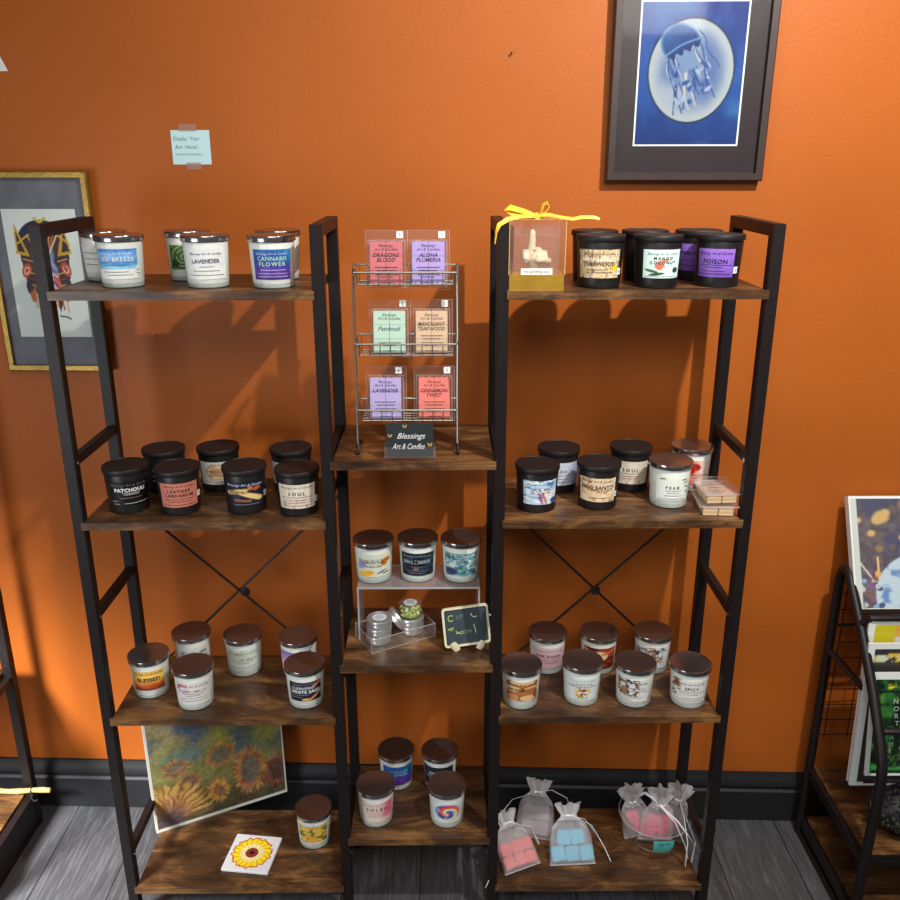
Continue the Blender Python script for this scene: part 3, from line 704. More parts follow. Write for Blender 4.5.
# ------------------------------------------------------------------ wire melt rack on the middle top shelf
rk = thing('wire_display_rack','chrome wire rack with three tiered baskets holding wax melts on the middle shelf','rack',(-.0085,.048,m1))
hw = .0935
for s in (-1,1):
    p = MB()
    x = s*hw
    p.tube([(x,.0,.020),(x*.995,.004,.12),(x,.006,.23),(x*.99,.010,.332),(x*.985,.022,.345),(x*.985,.04,.347)], .0024, 8)
    p.build('upright', M['chrome'], rk)
    f = MB(); f.tube([(x,.002,.020),(x,-.004,.008),(x,-.010,.0035)], .003, 8); f.tube([(x,.003,.030),(x,.030,.014),(x,.062,.0035)],.0024,8)
    f.sphere((x,-.010,.0045),.0043,10); f.sphere((x,.062,.0035),.0035,10)
    f.build('foot', M['black'], rk)
def basket(zt):
    b = MB(); x = hw-.002; r = .0014
    zb = zt-.021; yb = .056; zr = zt+.008
    b.tube([(-x,.0,zt),(x,.0,zt)], .0019, 6)
    b.tube([(-x,.0,zt),(-x,yb*.3,zt+.004),(-x,yb,zr),(x,yb,zr),(x,yb*.3,zt+.004),(x,.0,zt)], .0016, 6)
    b.tube([(-x+.006,.004,zb),(x-.006,.004,zb),(x-.006,yb-.004,zb),(-x+.006,yb-.004,zb)], .0014, 6, closed=True)
    n = 9
    for i in range(n+1):
        xx = -x+.006+(2*x-.012)*i/n
        b.tube([(xx,.0,zt),(xx,.003,zb),(xx,yb-.003,zb),(xx,yb,zr)], .0009, 5)
    for yy in (.02,.036): b.tube([(-x,yy,zt+.4*(zr-zt)),(-x+.006,yy,zb),(x-.006,yy,zb),(x,yy,zt+.4*(zr-zt))], .0009, 5)
    b.build('basket', M['chrome'], rk)
for zt in (.336,.208,.084): basket(zt)

def clamshell(loc, rot, name_txt, col, label, group, ink_col, lines=(), script=False):
    t = thing('wax_melt_pack', label, 'wax melt', loc, rot, group)
    w, h = .076, .104
    f = MB(); f.box((-w/2,.0,0),(w/2,.0012,h), bev=.0004)
    f.build('clear_backing', M['plastic'], t, angle=30)
    c = MB(); cw, ch, d = .066, .083, .020
    pr = [(-cw/2,0),(cw/2,0),(cw/2-.003,-d),(-cw/2+.003,-d)]
    zz0, zz1 = .004, .004+ch
    c.add([(-cw/2,0,zz0),(cw/2,0,zz0),(cw/2,0,zz1),(-cw/2,0,zz1),(-cw/2+.003,-d,zz0+.003),(cw/2-.003,-d,zz0+.003),(cw/2-.003,-d,zz1-.003),(-cw/2+.003,-d,zz1-.003)],
          [(4,5,6,7),(0,1,5,4),(1,2,6,5),(2,3,7,6),(3,0,4,7)])
    c.build('clear_cup', M['plastic'], t, smooth=False)
    e = MB()
    e.tube([(-cw/2,-.001,zz0),(cw/2,-.001,zz0),(cw/2,-.001,zz1),(-cw/2,-.001,zz1)], .0013, 6, closed=True)
    e.tube([(-w/2,.0006,0),(w/2,.0006,0),(w/2,.0006,h),(-w/2,.0006,h)], .0007, 5, closed=True)
    e.build('rim', M['rim'], t)
    mm = pmat('melt_'+name_txt.lower().replace(' ','_'), rgb(*col), .5, 0, .3, noise=.05, scale=40)
    x = MB()
    for i in range(2):
        for j in range(3):
            x0 = -.029+i*.0292; q = zz0+.0035+j*.0254
            x.box((x0,-d+.0016,q),(x0+.0288,-.001,q+.0252), bev=.0006)
    wx = x.build('wax', mm, t, angle=30)
    L = Letter(); cz = zz0+ch/2; dkc = ink_col
    L.text('Blessings', 0, cz+.031, .0048, dkc, .03, shear=.3); L.text('Art & Candles', 0, cz+.0245, .0048, dkc, .042, shear=.3)
    words = name_txt.split(' ')
    if script: L.text(name_txt, 0, cz+.006, .0075, dkc, .042, shear=.4, bold=.01)
    else:
        for i, wd in enumerate(words): L.text(wd, 0, cz+.0145-i*.0085, .0066, dkc, .050, shear=.25, bold=.02)
    if not script:
        L.dashes(-.020,.020,cz-.007,.0018,dkc); L.dashes(-.016,.016,cz-.0125,.0018,dkc)
    L.dashes(-.019,.021,cz-.0195,.0014,dkc); L.dashes(-.012,.012,cz-.024,.0016,dkc); L.dashes(-.012,.012,cz-.034,.0013,dkc)
    L.build(lambda a,b: (a, -d+.0012, b), wx)
    s = MB(); s.box((.018,-.0012,h-.0135),(.030,-.0004,h-.0015)); st = s.build('price_sticker', M['paper'], t, smooth=False)
    l2 = Letter(); l2.text('5', .024, h-.0075, .006, (60,110,100)); l2.build(lambda a,b:(a,-.0016,b), st)
    return t
gW = 'wax melts in the wire rack'
lean = math.radians(-9)
for (cx, zt, nm, col, lab, ic, sc) in (
    (-.034,.326,'DRAGONS BLOOD',(196,104,112),'rose red wax melt pack lettered DRAGONS BLOOD in the top basket',(70,20,25),False),
    (.041,.326,'ALOHA PLUMERIA',(168,146,206),'lilac wax melt pack lettered ALOHA PLUMERIA in the top basket',(50,35,80),False),
    (-.031,.203,'Patchouli',(176,206,186),'mint green wax melt pack lettered Patchouli in the middle basket',(50,70,65),True),
    (.046,.203,'MAHOGANY TEAKWOOD',(204,174,142),'tan wax melt pack lettered MAHOGANY TEAKWOOD in the middle basket',(90,55,35),False),
    (-.041,.078,'LAVENDER',(172,158,204),'pale violet wax melt pack lettered LAVENDER in the bottom basket',(50,40,85),False),
    (.050,.078,'CINNAMON TWIST',(222,116,104),'coral wax melt pack lettered CINNAMON TWIST in the bottom basket',(95,30,25),False)):
    clamshell((-.0085+cx,.048+.0285,m1+zt-.0235),(lean,0,0),nm,col,lab,gW,ic,script=sc)

# sign holder
sg = thing('sign_holder','black sign with white script in a clear holder in front of the wire rack','sign',(-.0035,.006,m1))
b = MB(); b.box((-.047,.010,.006),(.047,.0115,.028)); b.box((-.047,.003,.003),(.047,.0115,.006)); b.box((-.047,.003,.003),(.047,.0045,.024)); b.box((-.050,.001,0),(-.044,.020,.003)); b.box((.044,.001,0),(.050,.020,.003))
b.build('clear_holder', M['plastic'], sg, smooth=False)
c = MB(); c.box((-.043,.0052,.0062),(.043,.0072,.070)); cd = c.build('card', pmat('black_card', rgb(40,46,50), .4, noise=.1), sg, smooth=False)
L = Letter()
L.text('Blessings',.003,.046,.0105,(225,225,225),.052,shear=.45); L.text('Art & Candles',-.002,.026,.0105,(225,225,225),.060,shear=.45)
def butterfly(L, x, z, s, col=(205,165,70)):
    for k in (-1,1):
        L.poly([(x,z),(x+k*s,z+s*1.1),(x+k*s*1.1,z+s*.2)],col); L.poly([(x,z),(x+k*s*.9,z-s*.2),(x+k*s*.5,z-s)],col)
butterfly(L,-.009,.064,.0035); butterfly(L,-.036,.046,.0035); butterfly(L,.037,.029,.004)
L.build(lambda a,b:(a,.0046,b), cd)

# ------------------------------------------------------------------ riser, tray with tins, chalkboard
rs = thing('acrylic_riser','clear acrylic riser carrying three candles on the second middle shelf','riser',(.006,.095,m2))
b = MB(); t_ = .003; b.box((-.126,0,.1195),(.126,.105,.1228)); b.box((-.126,0,0),(-.1230,.105,.1195)); b.box((.1230,0,0),(.126,.105,.1195))
b.build('riser_body', M['acryl'], rs, smooth=False)
e = MB(); e.box((-.1262,-.0008,.1190),(.1262,.0006,.1229)); e.box((-.1262,-.0008,0),(-.1228,.0006,.119)); e.box((.1228,-.0008,0),(.1262,.0006,.119)); e.box((-.1262,.1044,.1190),(.1262,.1058,.1229))
e.build('polished_edge', M['acryledge'], rs, smooth=False)
yaw = math.radians(28.7); TR = Matrix.Translation((-.089,.041,m2)) @ Matrix.Rotation(yaw,4,'Z')
ty = thing('clear_tray','clear acrylic tray holding metal tins under the riser','tray',(-.089,.041,m2),(0,0,yaw))
b = MB(); tw, td, th = .146, .082, .030
b.box((0,0,0),(tw,td,.002)); b.box((0,0,.002),(tw,.002,th)); b.box((0,td-.002,.002),(tw,td,th)); b.box((0,.002,.002),(.002,td-.002,th)); b.box((tw-.002,.002,.002),(tw,td-.002,th)); b.box((.072,.002,.002),(.0738,td-.002,.02))
b.build('tray_body', M['plastic'], ty, smooth=False)
e = MB(); e.tube([(0,0,th),(tw,0,th),(tw,td,th),(0,td,th)],.0011,6,closed=True); e.tube([(0,0,.001),(tw,0,.001),(tw,td,.001),(0,td,.001)],.0011,6,closed=True)
for q in ((0,0),(tw,0),(tw,td),(0,td)): e.tube([(q[0],q[1],0),(q[0],q[1],th)],.0009,6)
e.build('tray_edge', M['rim'], ty)
ME_TINB = lathe_mesh('tin_base', [(.0001,0),(.0240,0),(.0252,.0012),(.0252,.0085),(.0246,.0095),(.0001,.0095)], M['tin'])
ME_TINL = lathe_mesh('tin_lid', [(.0001,.0097),(.0258,.0097),(.0264,.0103),(.0264,.0165),(.0258,.0176),(.0225,.0180),(.0222,.0174),(.0001,.0174)], M['tin'])
def tin(loc, rot, label, top=False, greek=False):
    t = thing('candle_tin', label, 'tin', loc, rot, 'metal tins in the clear tray')
    link('tin_base', ME_TINB, [], t); link('tin_lid', ME_TINL, [], t)
    if top:
        k = MB(); k.lathe([(.0001,.0177),(.0150,.0177),(.0150,.0179),(.0001,.0179)],28)
        lb = k.build('label', pmat('tin_label', rgb(200,208,212), .5), t)
        L = Letter()
        for q in (-.006,0,.006): L.dashes(-.009,.009,q,.0022,(95,110,120))
        L.build(lambda a,b:(a,b,.0181), lb)
    return t
def tw_(x,y,z): return tuple(TR @ Vector((x,y,z)))
for i, s in enumerate(('lowest tin of the left stack in the clear tray','middle tin of the left stack in the clear tray','top tin of the left stack with a pale round label')):
    p = tw_(.034+.0012*i,.040-.001*i,.0021+.0182*i); tin(p,(0,0,.4*i),s,top=(i==2))
tin(tw_(.112,.042,.0021),(0,0,0),'lowest tin of the right stack in the clear tray')
tin(tw_(.112,.042,.0203),(0,0,.3),'tin just below the clear pot of green flakes')
tin(tw_(.0755,.052,.0290),(math.radians(8),math.radians(52),yaw),'metal tin tipped on its side between the two stacks')
t = thing('clear_pot','clear pot of green flakes with pale label on top of the right tin stack','pot',tw_(.110,.042,.0385),(0,0,0))
k = MB(); k.lathe([(.0001,0),(.0245,0),(.0265,.003),(.0270,.026),(.0255,.031),(.0248,.027),(.0242,.004),(.0001,.0022)],32); k.build('glass_pot', M['glass'], t)
k = MB(); random.seed(3)
for i in range(110):
    a = random.uniform(0,2*PI); r = .0215*math.sqrt(random.random()); c = Vector((r*math.cos(a),r*math.sin(a),random.uniform(.006,.023)))
    k.box((-.0035,-.0025,-.0006),(.003,.002,.0006),random.randint(0,1),Matrix.Translation(c) @ Euler((random.uniform(-1,1),random.uniform(-1,1),a)).to_matrix().to_4x4())
k.lathe([(.0001,.003),(.0195,.0035),(.0200,.010),(.015,.014),(.0001,.015)],20,0)
tag(k.build('green_flakes', [pmat('green_flake', rgb(160,172,104), .6),pmat('yellow_flake', rgb(206,208,140), .6)], t, smooth=False), kind='stuff')
k = MB(); k.lathe([(.0001,.0305),(.0145,.0305),(.0145,.0308),(.0001,.0312)],24); lb = k.build('label', pmat('pot_label', rgb(205,210,212), .5), t)
k = MB(); k.lathe([(.0001,.0285),(.0245,.0287),(.0250,.0298),(.0001,.0303)],28); k.build('clear_lid', M['plastic'], t)
L = Letter(); [L.dashes(-.008,.008,q,.002,(100,110,120)) for q in (-.004,.001,.006)]; L.build(lambda a,b:(a,b,.0315), lb)

cb = thing('mini_chalkboard','small chalkboard with cream frame on wooden easel feet beside the tin tray','chalkboard',(.107,.058,m2),(0,0,math.radians(9)))
RX = Matrix.Translation((0,.0,.010)) @ Matrix.Rotation(math.radians(-14),4,'X') @ Matrix.Rotation(math.radians(-3.2),4,'Y')
w, h = .096, .082; fw = .0042
b = MB()
M['cream'] = pmat('cream_wood', rgb(214,206,176), .6, noise=.06)
def rrect(x0,x1,z0,z1,r,n=4):
    out = []
    for cx,cz,a0 in ((x1-r,z1-r,0),(x0+r,z1-r,PI/2),(x0+r,z0+r,PI),(x1-r,z0+r,1.5*PI)):
        for i in range(n+1): out.append((cx+r*math.cos(a0+PI/2*i/n), cz+r*math.sin(a0+PI/2*i/n)))
    return out
o1 = rrect(-w/2,w/2,0,h,.007); o2 = rrect(-w/2+fw,w/2-fw,fw,h-fw,.004); n = len(o1)
vs = [(x,-.004,z) for x,z in o1]+[(x,-.004,z) for x,z in o2]+[(x,.003,z) for x,z in o1]+[(x,.003,z) for x,z in o2]
fs = []
for i in range(n):
    j = (i+1)%n
    fs += [(i,n+i,n+j,j),(2*n+i,2*n+j,3*n+j,3*n+i),(i,j,2*n+j,2*n+i),(n+i,3*n+i,3*n+j,n+j)]
b.add(vs,fs,0,RX); b.build('frame', M['cream'], cb, angle=40)
k = MB(); k.add([(x,-.001,z) for x,z in o2]+[(x,.002,z) for x,z in o2],[tuple(range(n-1,-1,-1)),tuple(range(n,2*n))]+[(i,(i+1)%n,n+(i+1)%n,n+i) for i in range(n)],0,RX)
bd = k.build('board', pmat('chalkboard_black', rgb(60,70,76), .22, 0, .5, noise=.2, scale=25), cb, smooth=False)
L = Letter(); ch = (170,200,90); ch2 = (190,200,170)
L.line([(-.030+.006*math.cos(a),.060+.006*math.sin(a)) for a in np.linspace(.8,5.5,10)],.0016,ch)
L.line([(-.018,.064),(-.0175,.058),(-.0135,.057),(-.0125,.064)],.0011,(110,130,110)); L.line([(-.008,.067),(-.0075,.057)],.001,(110,130,110)); L.line([(-.0115,.063),(-.004,.0635)],.001,(110,130,110))
L.line([(.012,.066),(.013,.060),(.018,.057),(.024,.058)],.0018,ch2)
L.line([(-.038,.037),(-.026,.040)],.0018,ch); L.line([(-.034,.034),(-.027,.036)],.0012,ch)
L.line([(-.022,.033),(-.020,.026),(-.017,.030),(-.014,.025)],.0014,ch2); L.line([(-.010+.003*math.cos(a),.028+.003*math.sin(a)) for a in np.linspace(0,6.3,9)],.001,ch)
L.line([(-.003+.003*math.cos(a),.0285+.003*math.sin(a)) for a in np.linspace(0,6.3,9)],.001,(120,150,110)); L.line([(.003,.026),(.003,.032),(.006,.028),(.009,.032),(.009,.026)],.001,(120,150,110))
L.line([(.016,.042),(.019,.024)],.0014,ch2)
L.build(lambda a,b: tuple(RX @ Vector((a,-.0014,b))), bd, 'chalk_writing')
for s in (-1,1):
    k = MB(); k.lathe([(.0001,0),(.009,.001),(.011,.006),(.009,.011),(.0001,.012)],14,0,Matrix.Translation((s*.027,-.004,.010)) @ Matrix.Rotation(s*.55,4,'Y') @ Matrix.Diagonal((.75,.35,1.9,1)) @ Matrix.Translation((0,0,-.006)))
    k.build('easel_foot', M['cream'], cb)
k = MB(); k.tube([(0,.008,.030),(0,.040,.0035)],.0035,6); k.build('easel_strut', M['cream'], cb)

# ------------------------------------------------------------------ gift box with hand candle
gb = thing('gift_box','clear gift box on gold base tied with a yellow ribbon bow','gift box',(.219,.046,z1))
bw = .047
b = MB(); b.box((-bw,-bw,0),(bw,bw,.003)); b.box((-bw,-bw,.003),(bw,-bw+.002,.026)); b.box((-bw,bw-.002,.003),(bw,bw,.026)); b.box((-bw,-bw+.002,.003),(-bw+.002,bw-.002,.026)); b.box((bw-.002,-bw+.002,.003),(bw,bw-.002,.026)); b.box((-bw+.002,-bw+.002,.022),(bw-.002,bw-.002,.0255))
b.build('gold_base', M['gold'], gb, smooth=False)
b = MB(); q = bw+.0008; zc0, zc1 = .0262, .118
b.add([(-q,-q,zc0),(q,-q,zc0),(q,q,zc0),(-q,q,zc0),(-q,-q,zc1),(q,-q,zc1),(q,q,zc1),(-q,q,zc1)],[(4,5,6,7),(0,1,5,4),(1,2,6,5),(2,3,7,6),(3,0,4,7)])
cv = b.build('clear_cover', M['plastic'], gb, smooth=False)
e = MB()
for a in ((-q,-q),(q,-q),(q,q),(-q,q)): e.tube([(a[0],a[1],zc0),(a[0],a[1],zc1)],.0007,6)
e.tube([(-q,-q,zc1),(q,-q,zc1),(q,q,zc1),(-q,q,zc1)],.0007,6,closed=True)
e.build('cover_edge', pmat('gold_edge', (.65,.48,.2,1), .35, .5), cv)
b = MB(); b.box((-.040,-.034,.0258),(.040,-.0325,.105)); b.box((-.040,.0325,.0258),(.040,.034,.105)); b.box((-.040,-.0325,.0258),(-.0385,.0325,.105)); b.box((.0385,-.0325,.0258),(.040,.0325,.105)); b.box((-.0385,-.0325,.090),(.0385,.0325,.0915))
b.build('inner_sleeve', M['plastic'], gb, smooth=False)
k = MB(); k.box((-.027,-.0440,.0262),(.027,-.0425,.0370)); pl = k.build('plaque', M['paper'], gb, smooth=False)
L = Letter(); L.text('My last flying fuck',0,.0315,.0042,(60,70,75),.046,shear=.3); L.build(lambda a,b:(a,-.0443,b),pl)
yel = pmat('yellow_ribbon', rgb(238,190,62), .45, 0, .4, noise=.12, scale=60)
k = MB()
def strip(mb, pts, w, up=(0,1,0), th=.0006):
    P = [Vector(p) for p in pts]; N = len(P); vs, fs = [], []
    for i in range(N):
        t = (P[min(i+1,N-1)]-P[max(i-1,0)]).normalized(); ww = w[i] if hasattr(w,'__len__') else w
        u = Vector(up); u = (u-t*u.dot(t))
        if u.length < 1e-4: u = t.orthogonal()
        u.normalize(); nn = t.cross(u)*th
        vs += [P[i]+u*ww/2+nn, P[i]-u*ww/2+nn, P[i]-u*ww/2-nn, P[i]+u*ww/2-nn]
    for i in range(N-1):
        a, c = 4*i, 4*i+4
        for e_ in range(4): fs.append((a+e_, a+(e_+1)%4, c+(e_+1)%4, c+e_))
    fs += [(3,2,1,0), (4*N-4,4*N-3,4*N-2,4*N-1)]
    mb.add(vs, fs)
zt = zc1+.001
strip(k,[(-q,0,zt),(0,0,zt+.001),(q,0,zt)],.009); strip(k,[(0,-q,zt),(0,0,zt+.0012),(0,q,zt)],.009,(1,0,0))
strip(k,[(0,-.01,zt+.003),(-.02,-.015,zt+.010),(-.045,-.02,zt+.017),(-.055,-.02,zt+.013),(-.045,-.02,zt+.009),(-.02,-.015,zt+.006),(0,-.01,zt+.002)],[.008,.012,.014,.014,.014,.012,.008],(0,1,.9))
strip(k,[(0,-.01,zt+.003),(.008,-.012,zt+.010),(.011,-.012,zt+.022),(.018,-.012,zt+.025),(.021,-.012,zt+.019),(.014,-.012,zt+.008),(0,-.01,zt+.002)],[.007,.011,.013,.013,.012,.010,.007],(0,1,.3))
strip(k,[(0,-.012,zt+.003),(.02,-.020,zt+.006),(.045,-.028,zt+.001),(.06,-.032,zt-.001),(.075,-.034,zt+.002),(.095,-.036,zt+.002),(.105,-.036,zt-.001)],[.006,.005,.005,.006,.006,.006,.004],(0,.4,1))
strip(k,[(0,-.012,zt+.003),(-.03,-.030,zt+.003),(-.052,-.044,zt-.001),(-.066,-.052,zt-.009),(-.071,-.054,zt-.022),(-.073,-.055,zt-.040)],[.006,.007,.008,.008,.006,.003],(0,.6,1))
k.sphere((0,-.011,zt+.004),.005,10)
k.build('ribbon', yel, gb, angle=60)
HS = 1.22
hc = thing('hand_candle','cream wax candle shaped as a fist with raised middle finger inside the gift box','candle',(.219,.048,z1+.0258))
k = MB()
k.tube([(0,.002,0),(0,.002,.008),(0,.002,.020),(0,.002,.030)],[.013,.0125,.0165,.015],14,flat=.7)
for i,(x,zz,r) in enumerate(((-.0135,.0285,.0052),(-.0045,.032,.0058),(.0050,.032,.0058),(.0140,.028,.0048))):
    if i == 1: k.tube([(x,.003,.022),(x,.002,.034),(x+.0008,.0015,.048),(x+.001,.002,.060),(x+.001,.002,.0655)],[.0062,.0058,.0054,.0048,.0022],12)
    else: k.tube([(x,.004,.022),(x,.002,zz+.002),(x,-.006,zz+.001),(x,-.0105,zz-.007),(x,-.0075,zz-.013)],[r*.95,r*1.05,r,r*.95,r*.7],12)
k.tube([(.016,-.001,.012),(.0185,-.008,.018),(.012,-.0145,.021),(.003,-.016,.020),(-.001,-.0155,.0195)],[.0055,.0058,.0054,.005,.0025],12)
k.v = [(x*HS, y*1.1, z*1.12) for x,y,z in k.v]
ho = k.build('hand', pmat('cream_wax', rgb(226,204,172), .5, 0, .3, noise=.05, scale=60), hc, angle=80)
rm_ = ho.modifiers.new('r','REMESH'); rm_.mode = 'VOXEL'; rm_.voxel_size = .0011; rm_.use_smooth_shade = True
sm_ = ho.modifiers.new('s','SMOOTH'); sm_.iterations = 3
k = MB(); k.tube([(-.0035,.003,.071),(-.003,.003,.077)],.0005,5); k.build('wick', M['paper'], hc)

# ------------------------------------------------------------------ stacked wax melts (second right shelf)
def flat_melt(loc, rz, label):
    t = thing('wax_melt_pack', label, 'wax melt', loc, (0,0,rz), 'wax melts lying on the second right shelf')
    w, d, h = .066, .092, .021
    k = MB(); k.box((-w/2,-d/2,.0),(w/2,d/2,.0012)); k.add([(-w/2+.004,-d/2+.004,h),(w/2-.004,-d/2+.004,h),(w/2-.004,d/2-.004,h),(-w/2+.004,d/2-.004,h),(-w/2+.002,-d/2+.002,.0012),(w/2-.002,-d/2+.002,.0012),(w/2-.002,d/2-.002,.0012),(-w/2+.002,d/2-.002,.0012)],[(0,1,2,3),(4,5,1,0),(5,6,2,1),(6,7,3,2),(7,4,0,3)])
    k.build('clear_cup', M['plastic'], t, smooth=False)
    e = MB(); e.tube([(-w/2-.003,-d/2-.003,h+.001),(w/2+.003,-d/2-.003,h+.001),(w/2+.003,d/2+.003,h+.001),(-w/2-.003,d/2+.003,h+.001)],.0012,6,closed=True); e.build('rim', M['rim'], t)
    e = MB(); e.box((-w/2-.003,-d/2-.003,h+.0004),(w/2+.003,d/2+.003,h+.0012)); e.build('clear_backing', M['plastic'], t, smooth=False)
    x = MB()
    for i in range(2):
        for j in range(3):
            x0 = -.0285+i*.0292; y0 = -.0415+j*.0280
            x.box((x0,y0,.0018),(x0+.0275,y0+.0268,h-.0045), bev=.001)
    wx = x.build('wax', pmat('cream_melt', rgb(214,182,140), .5, 0, .3, noise=.05), t, angle=30)
    k = MB(); k.box((-.029,-.042,h-.0042),(.029,.042,h-.0035)); cd = k.build('label', pmat('blush_card', rgb(206,176,160), .55), t, smooth=False)
    L = Letter(); ic = (95,70,70)
    L.dashes(-.016,.018,.030,.004,ic); L.dashes(-.024,.024,.016,.0045,ic); L.dashes(-.012,.014,.001,.004,ic); L.dashes(-.018,.018,-.014,.003,ic); L.dashes(-.012,.012,-.024,.003,ic)
    L.build(lambda a,b:(a,b,h-.0032), cd)
flat_melt((.5815,.056,z2),math.radians(-4),'lower of two clear packs of cream wax melts beside the PEAR candle')
flat_melt((.5825,.060,z2+.0238),math.radians(3),'upper of two clear packs of cream wax melts beside the PEAR candle')

# ------------------------------------------------------------------ lowest left shelf: canvas and tile
def p_sunfl(U,V):
    asp = 1.18; V = V*1.10
    c = gradv(V,[(0,(70,60,40)),(.3,(96,88,52)),(.5,(122,118,66)),(.75,(130,122,76)),(1,(140,128,96))])
    c = c+(fbm(U*6+V*3,V*9-U*2,2)[:,None]-.5)*.22
    c = mix(c, full(U,(62,82,104)), sst(.42,.62,fbm(U*3+.4,V*4,8)+.35*np.exp(-((U-.30)**2/.02+(V-.74)**2/.05))-.1)*sst(.42,.62,V))
    c = mix(c, full(U,(60,70,92)), np.exp(-((U-.38)**2/.012+(V-.92)**2/.02))*.85)
    c = mix(c, full(U,(84,112,110)), np.exp(-((U-.22)**2/.02+(V-.66)**2/.008))*.8)
    c = mix(c, full(U,(158,152,56)), np.exp(-((U-.52)**2/.008+(V-.80)**2/.05))*.8)
    c = mix(c, full(U,(150,150,60)), np.exp(-((U-.85)**2/.02+(V-.72)**2/.02))*.8)
    c = mix(c, full(U,(72,88,96)), np.exp(-((U-.74)**2/.004+(V-.86)**2/.05))*.6)
    def flower(c, fu, fv, ru, rv, core, rot=0, pet=(206,160,66), dark=(120,60,50), n=22, seed=0, corecol=(72,66,56)):
        du, dv = (U-fu)*asp, V-fv; cr, sr = math.cos(rot), math.sin(rot)
        a_, b_ = (du*cr+dv*sr)/ru, (-du*sr+dv*cr)/rv
        r = np.hypot(a_,b_); an = np.arctan2(b_,a_)
        w = .74+.42*(vn(an*n*.55+9,r*0,seed)-.35)
        t = vn(an*n*.8+4*fbm(U*9,V*9,seed+40),r*2.2,seed+2)
        pc = mix(full(U,dark), full(U,pet), sst(.15,.8,t)*.8)
        pc = mix(pc, full(U,(214,176,92)), sst(.7,.95,t)*sst(.6,.9,r)*.5)
        pc = mix(pc, full(U,dark), (1-sst(core,core+.25,r))*.5)
        pc = pc+(fbm(an*6,r*5,seed)[:,None]-.5)*.2
        c = mix(c, pc, (1-sst(w-.10,w+.05,r))*.92)
        cc = full(U,corecol)+(fbm(U*26,V*26,seed)[:,None]-.5)*.22
        return mix(c, cc, (1-sst(core-.12,core+.10,r))*.9)
    c = flower(c,.27,.40,.12,.10,.50,-.2,(176,126,62),(104,56,44),22,6,(84,66,52))
    c = flower(c,.18,.57,.16,.115,.50,.1,(196,148,78),(112,62,46),24,1,(104,88,66))
    c = flower(c,.52,.58,.17,.145,.52,.30,(206,160,66),(134,70,46),26,2,(96,94,80))
    c = flower(c,.94,.25,.13,.20,.52,0,(160,76,58),(96,40,40),20,3,(72,48,44))
    c = flower(c,.48,.22,.12,.16,.34,.2,(220,178,74),(154,86,46),24,4,(108,78,60))
    c = flower(c,.735,.34,.18,.30,.50,0,(212,156,70),(134,68,50),28,5,(86,86,78))
    # spreading long petals low left
    du, dv = (U-.10)*asp, V-.04; r = np.hypot(du,dv); an = np.arctan2(dv,du)
    t = np.abs(np.sin(an*17+fbm(U*9,V*9,31)*9)); pc = mix(full(U,(112,62,70)), full(U,(186,144,66)), sst(.05,.9,t)*sst(.06,.26,r)*.7+.22); pc = pc+(fbm(an*9,r*5,33)[:,None]-.5)*.3
    m = (1-sst(.24+.12*t,.32+.14*t,r))*sst(-.1,.25,an)*(1-sst(2.3,2.6,an)); c = mix(c, pc, m)
    c = mix(c, full(U,(82,66,72)), (1-sst(.06,.16,r)))
    c = mix(c, full(U,(52,62,46)), sst(.5,.62,fbm(U*9,V*9,22))*(1-sst(.12,.22,V))*.7*sst(.35,.5,U))
    c = c+(fbm(U*40+V*15,V*40-U*15,50,2)[:,None]-.5)*.16
    return mix(c, full(U,(110,104,84)), np.full(len(U),.12))*1.06
cw, chh, ct = .336, .296, .018
p0 = Vector((-.622,.158,z4)); p1 = Vector((-.338,.300,z4))
cyaw = math.atan2(p1.y-p0.y, p1.x-p0.x); cw = (p1-p0).length
cn = thing('sunflower_canvas','canvas painting of a sunflower field leaning at the back of the lowest left shelf','painting',tuple(p0),(0,0,cyaw))
CR = Matrix.Rotation(math.radians(-3),4,'X')
b = MB(); b.box((0,.0006,0),(cw,ct,chh),0,CR); b.build('canvas', pmat('white_canvas_edge', rgb(206,206,198), .7, bump=.3, bscale=600), cn, smooth=False)
mg = .0085
me = painted_mesh('painted_face', lambda U,V: [tuple(CR @ Vector((mg*.6+u*(cw-mg*1.1),0,mg+v*(chh-mg)))) for u,v in zip(U,V)], 170, 130, p_sunfl)
link('painted_face', me, [M['art']], cn)
def p_tile(U,V):
    c = full(U,(226,224,228)); r = np.hypot(U-.5,V-.5)*2; an = np.arctan2(V-.5,U-.5)
    w = .80+.08*np.abs(np.sin(an*7))+.03*np.sin(an*23)
    pet = mix(full(U,(238,180,20)), full(U,(250,225,40)), sst(.2,.8,np.abs(np.sin(an*9+r*3))))
    pet = mix(pet, full(U,(250,240,190)), (1-sst(.42,.62,r))*sst(.2,.6,np.abs(np.sin(an*11))))
    pet = mix(pet, full(U,(150,70,25)), (1-sst(.05,.14,np.abs(np.sin(an*11))))*(1-sst(.5,.62,r))*.8)
    pet = mix(pet, full(U,(195,75,20)), sst(w-.075,w-.045,r))
    c = mix(c, pet, 1-sst(w-.015,w+.015,r))
    c = mix(c, full(U,(140,52,35)), 1-sst(.26,.29,r)); c = mix(c, full(U,(50,24,20)), (1-sst(.08,.12,r))); return c+(fbm(U*30,V*30,3)[:,None]-.5)*.05
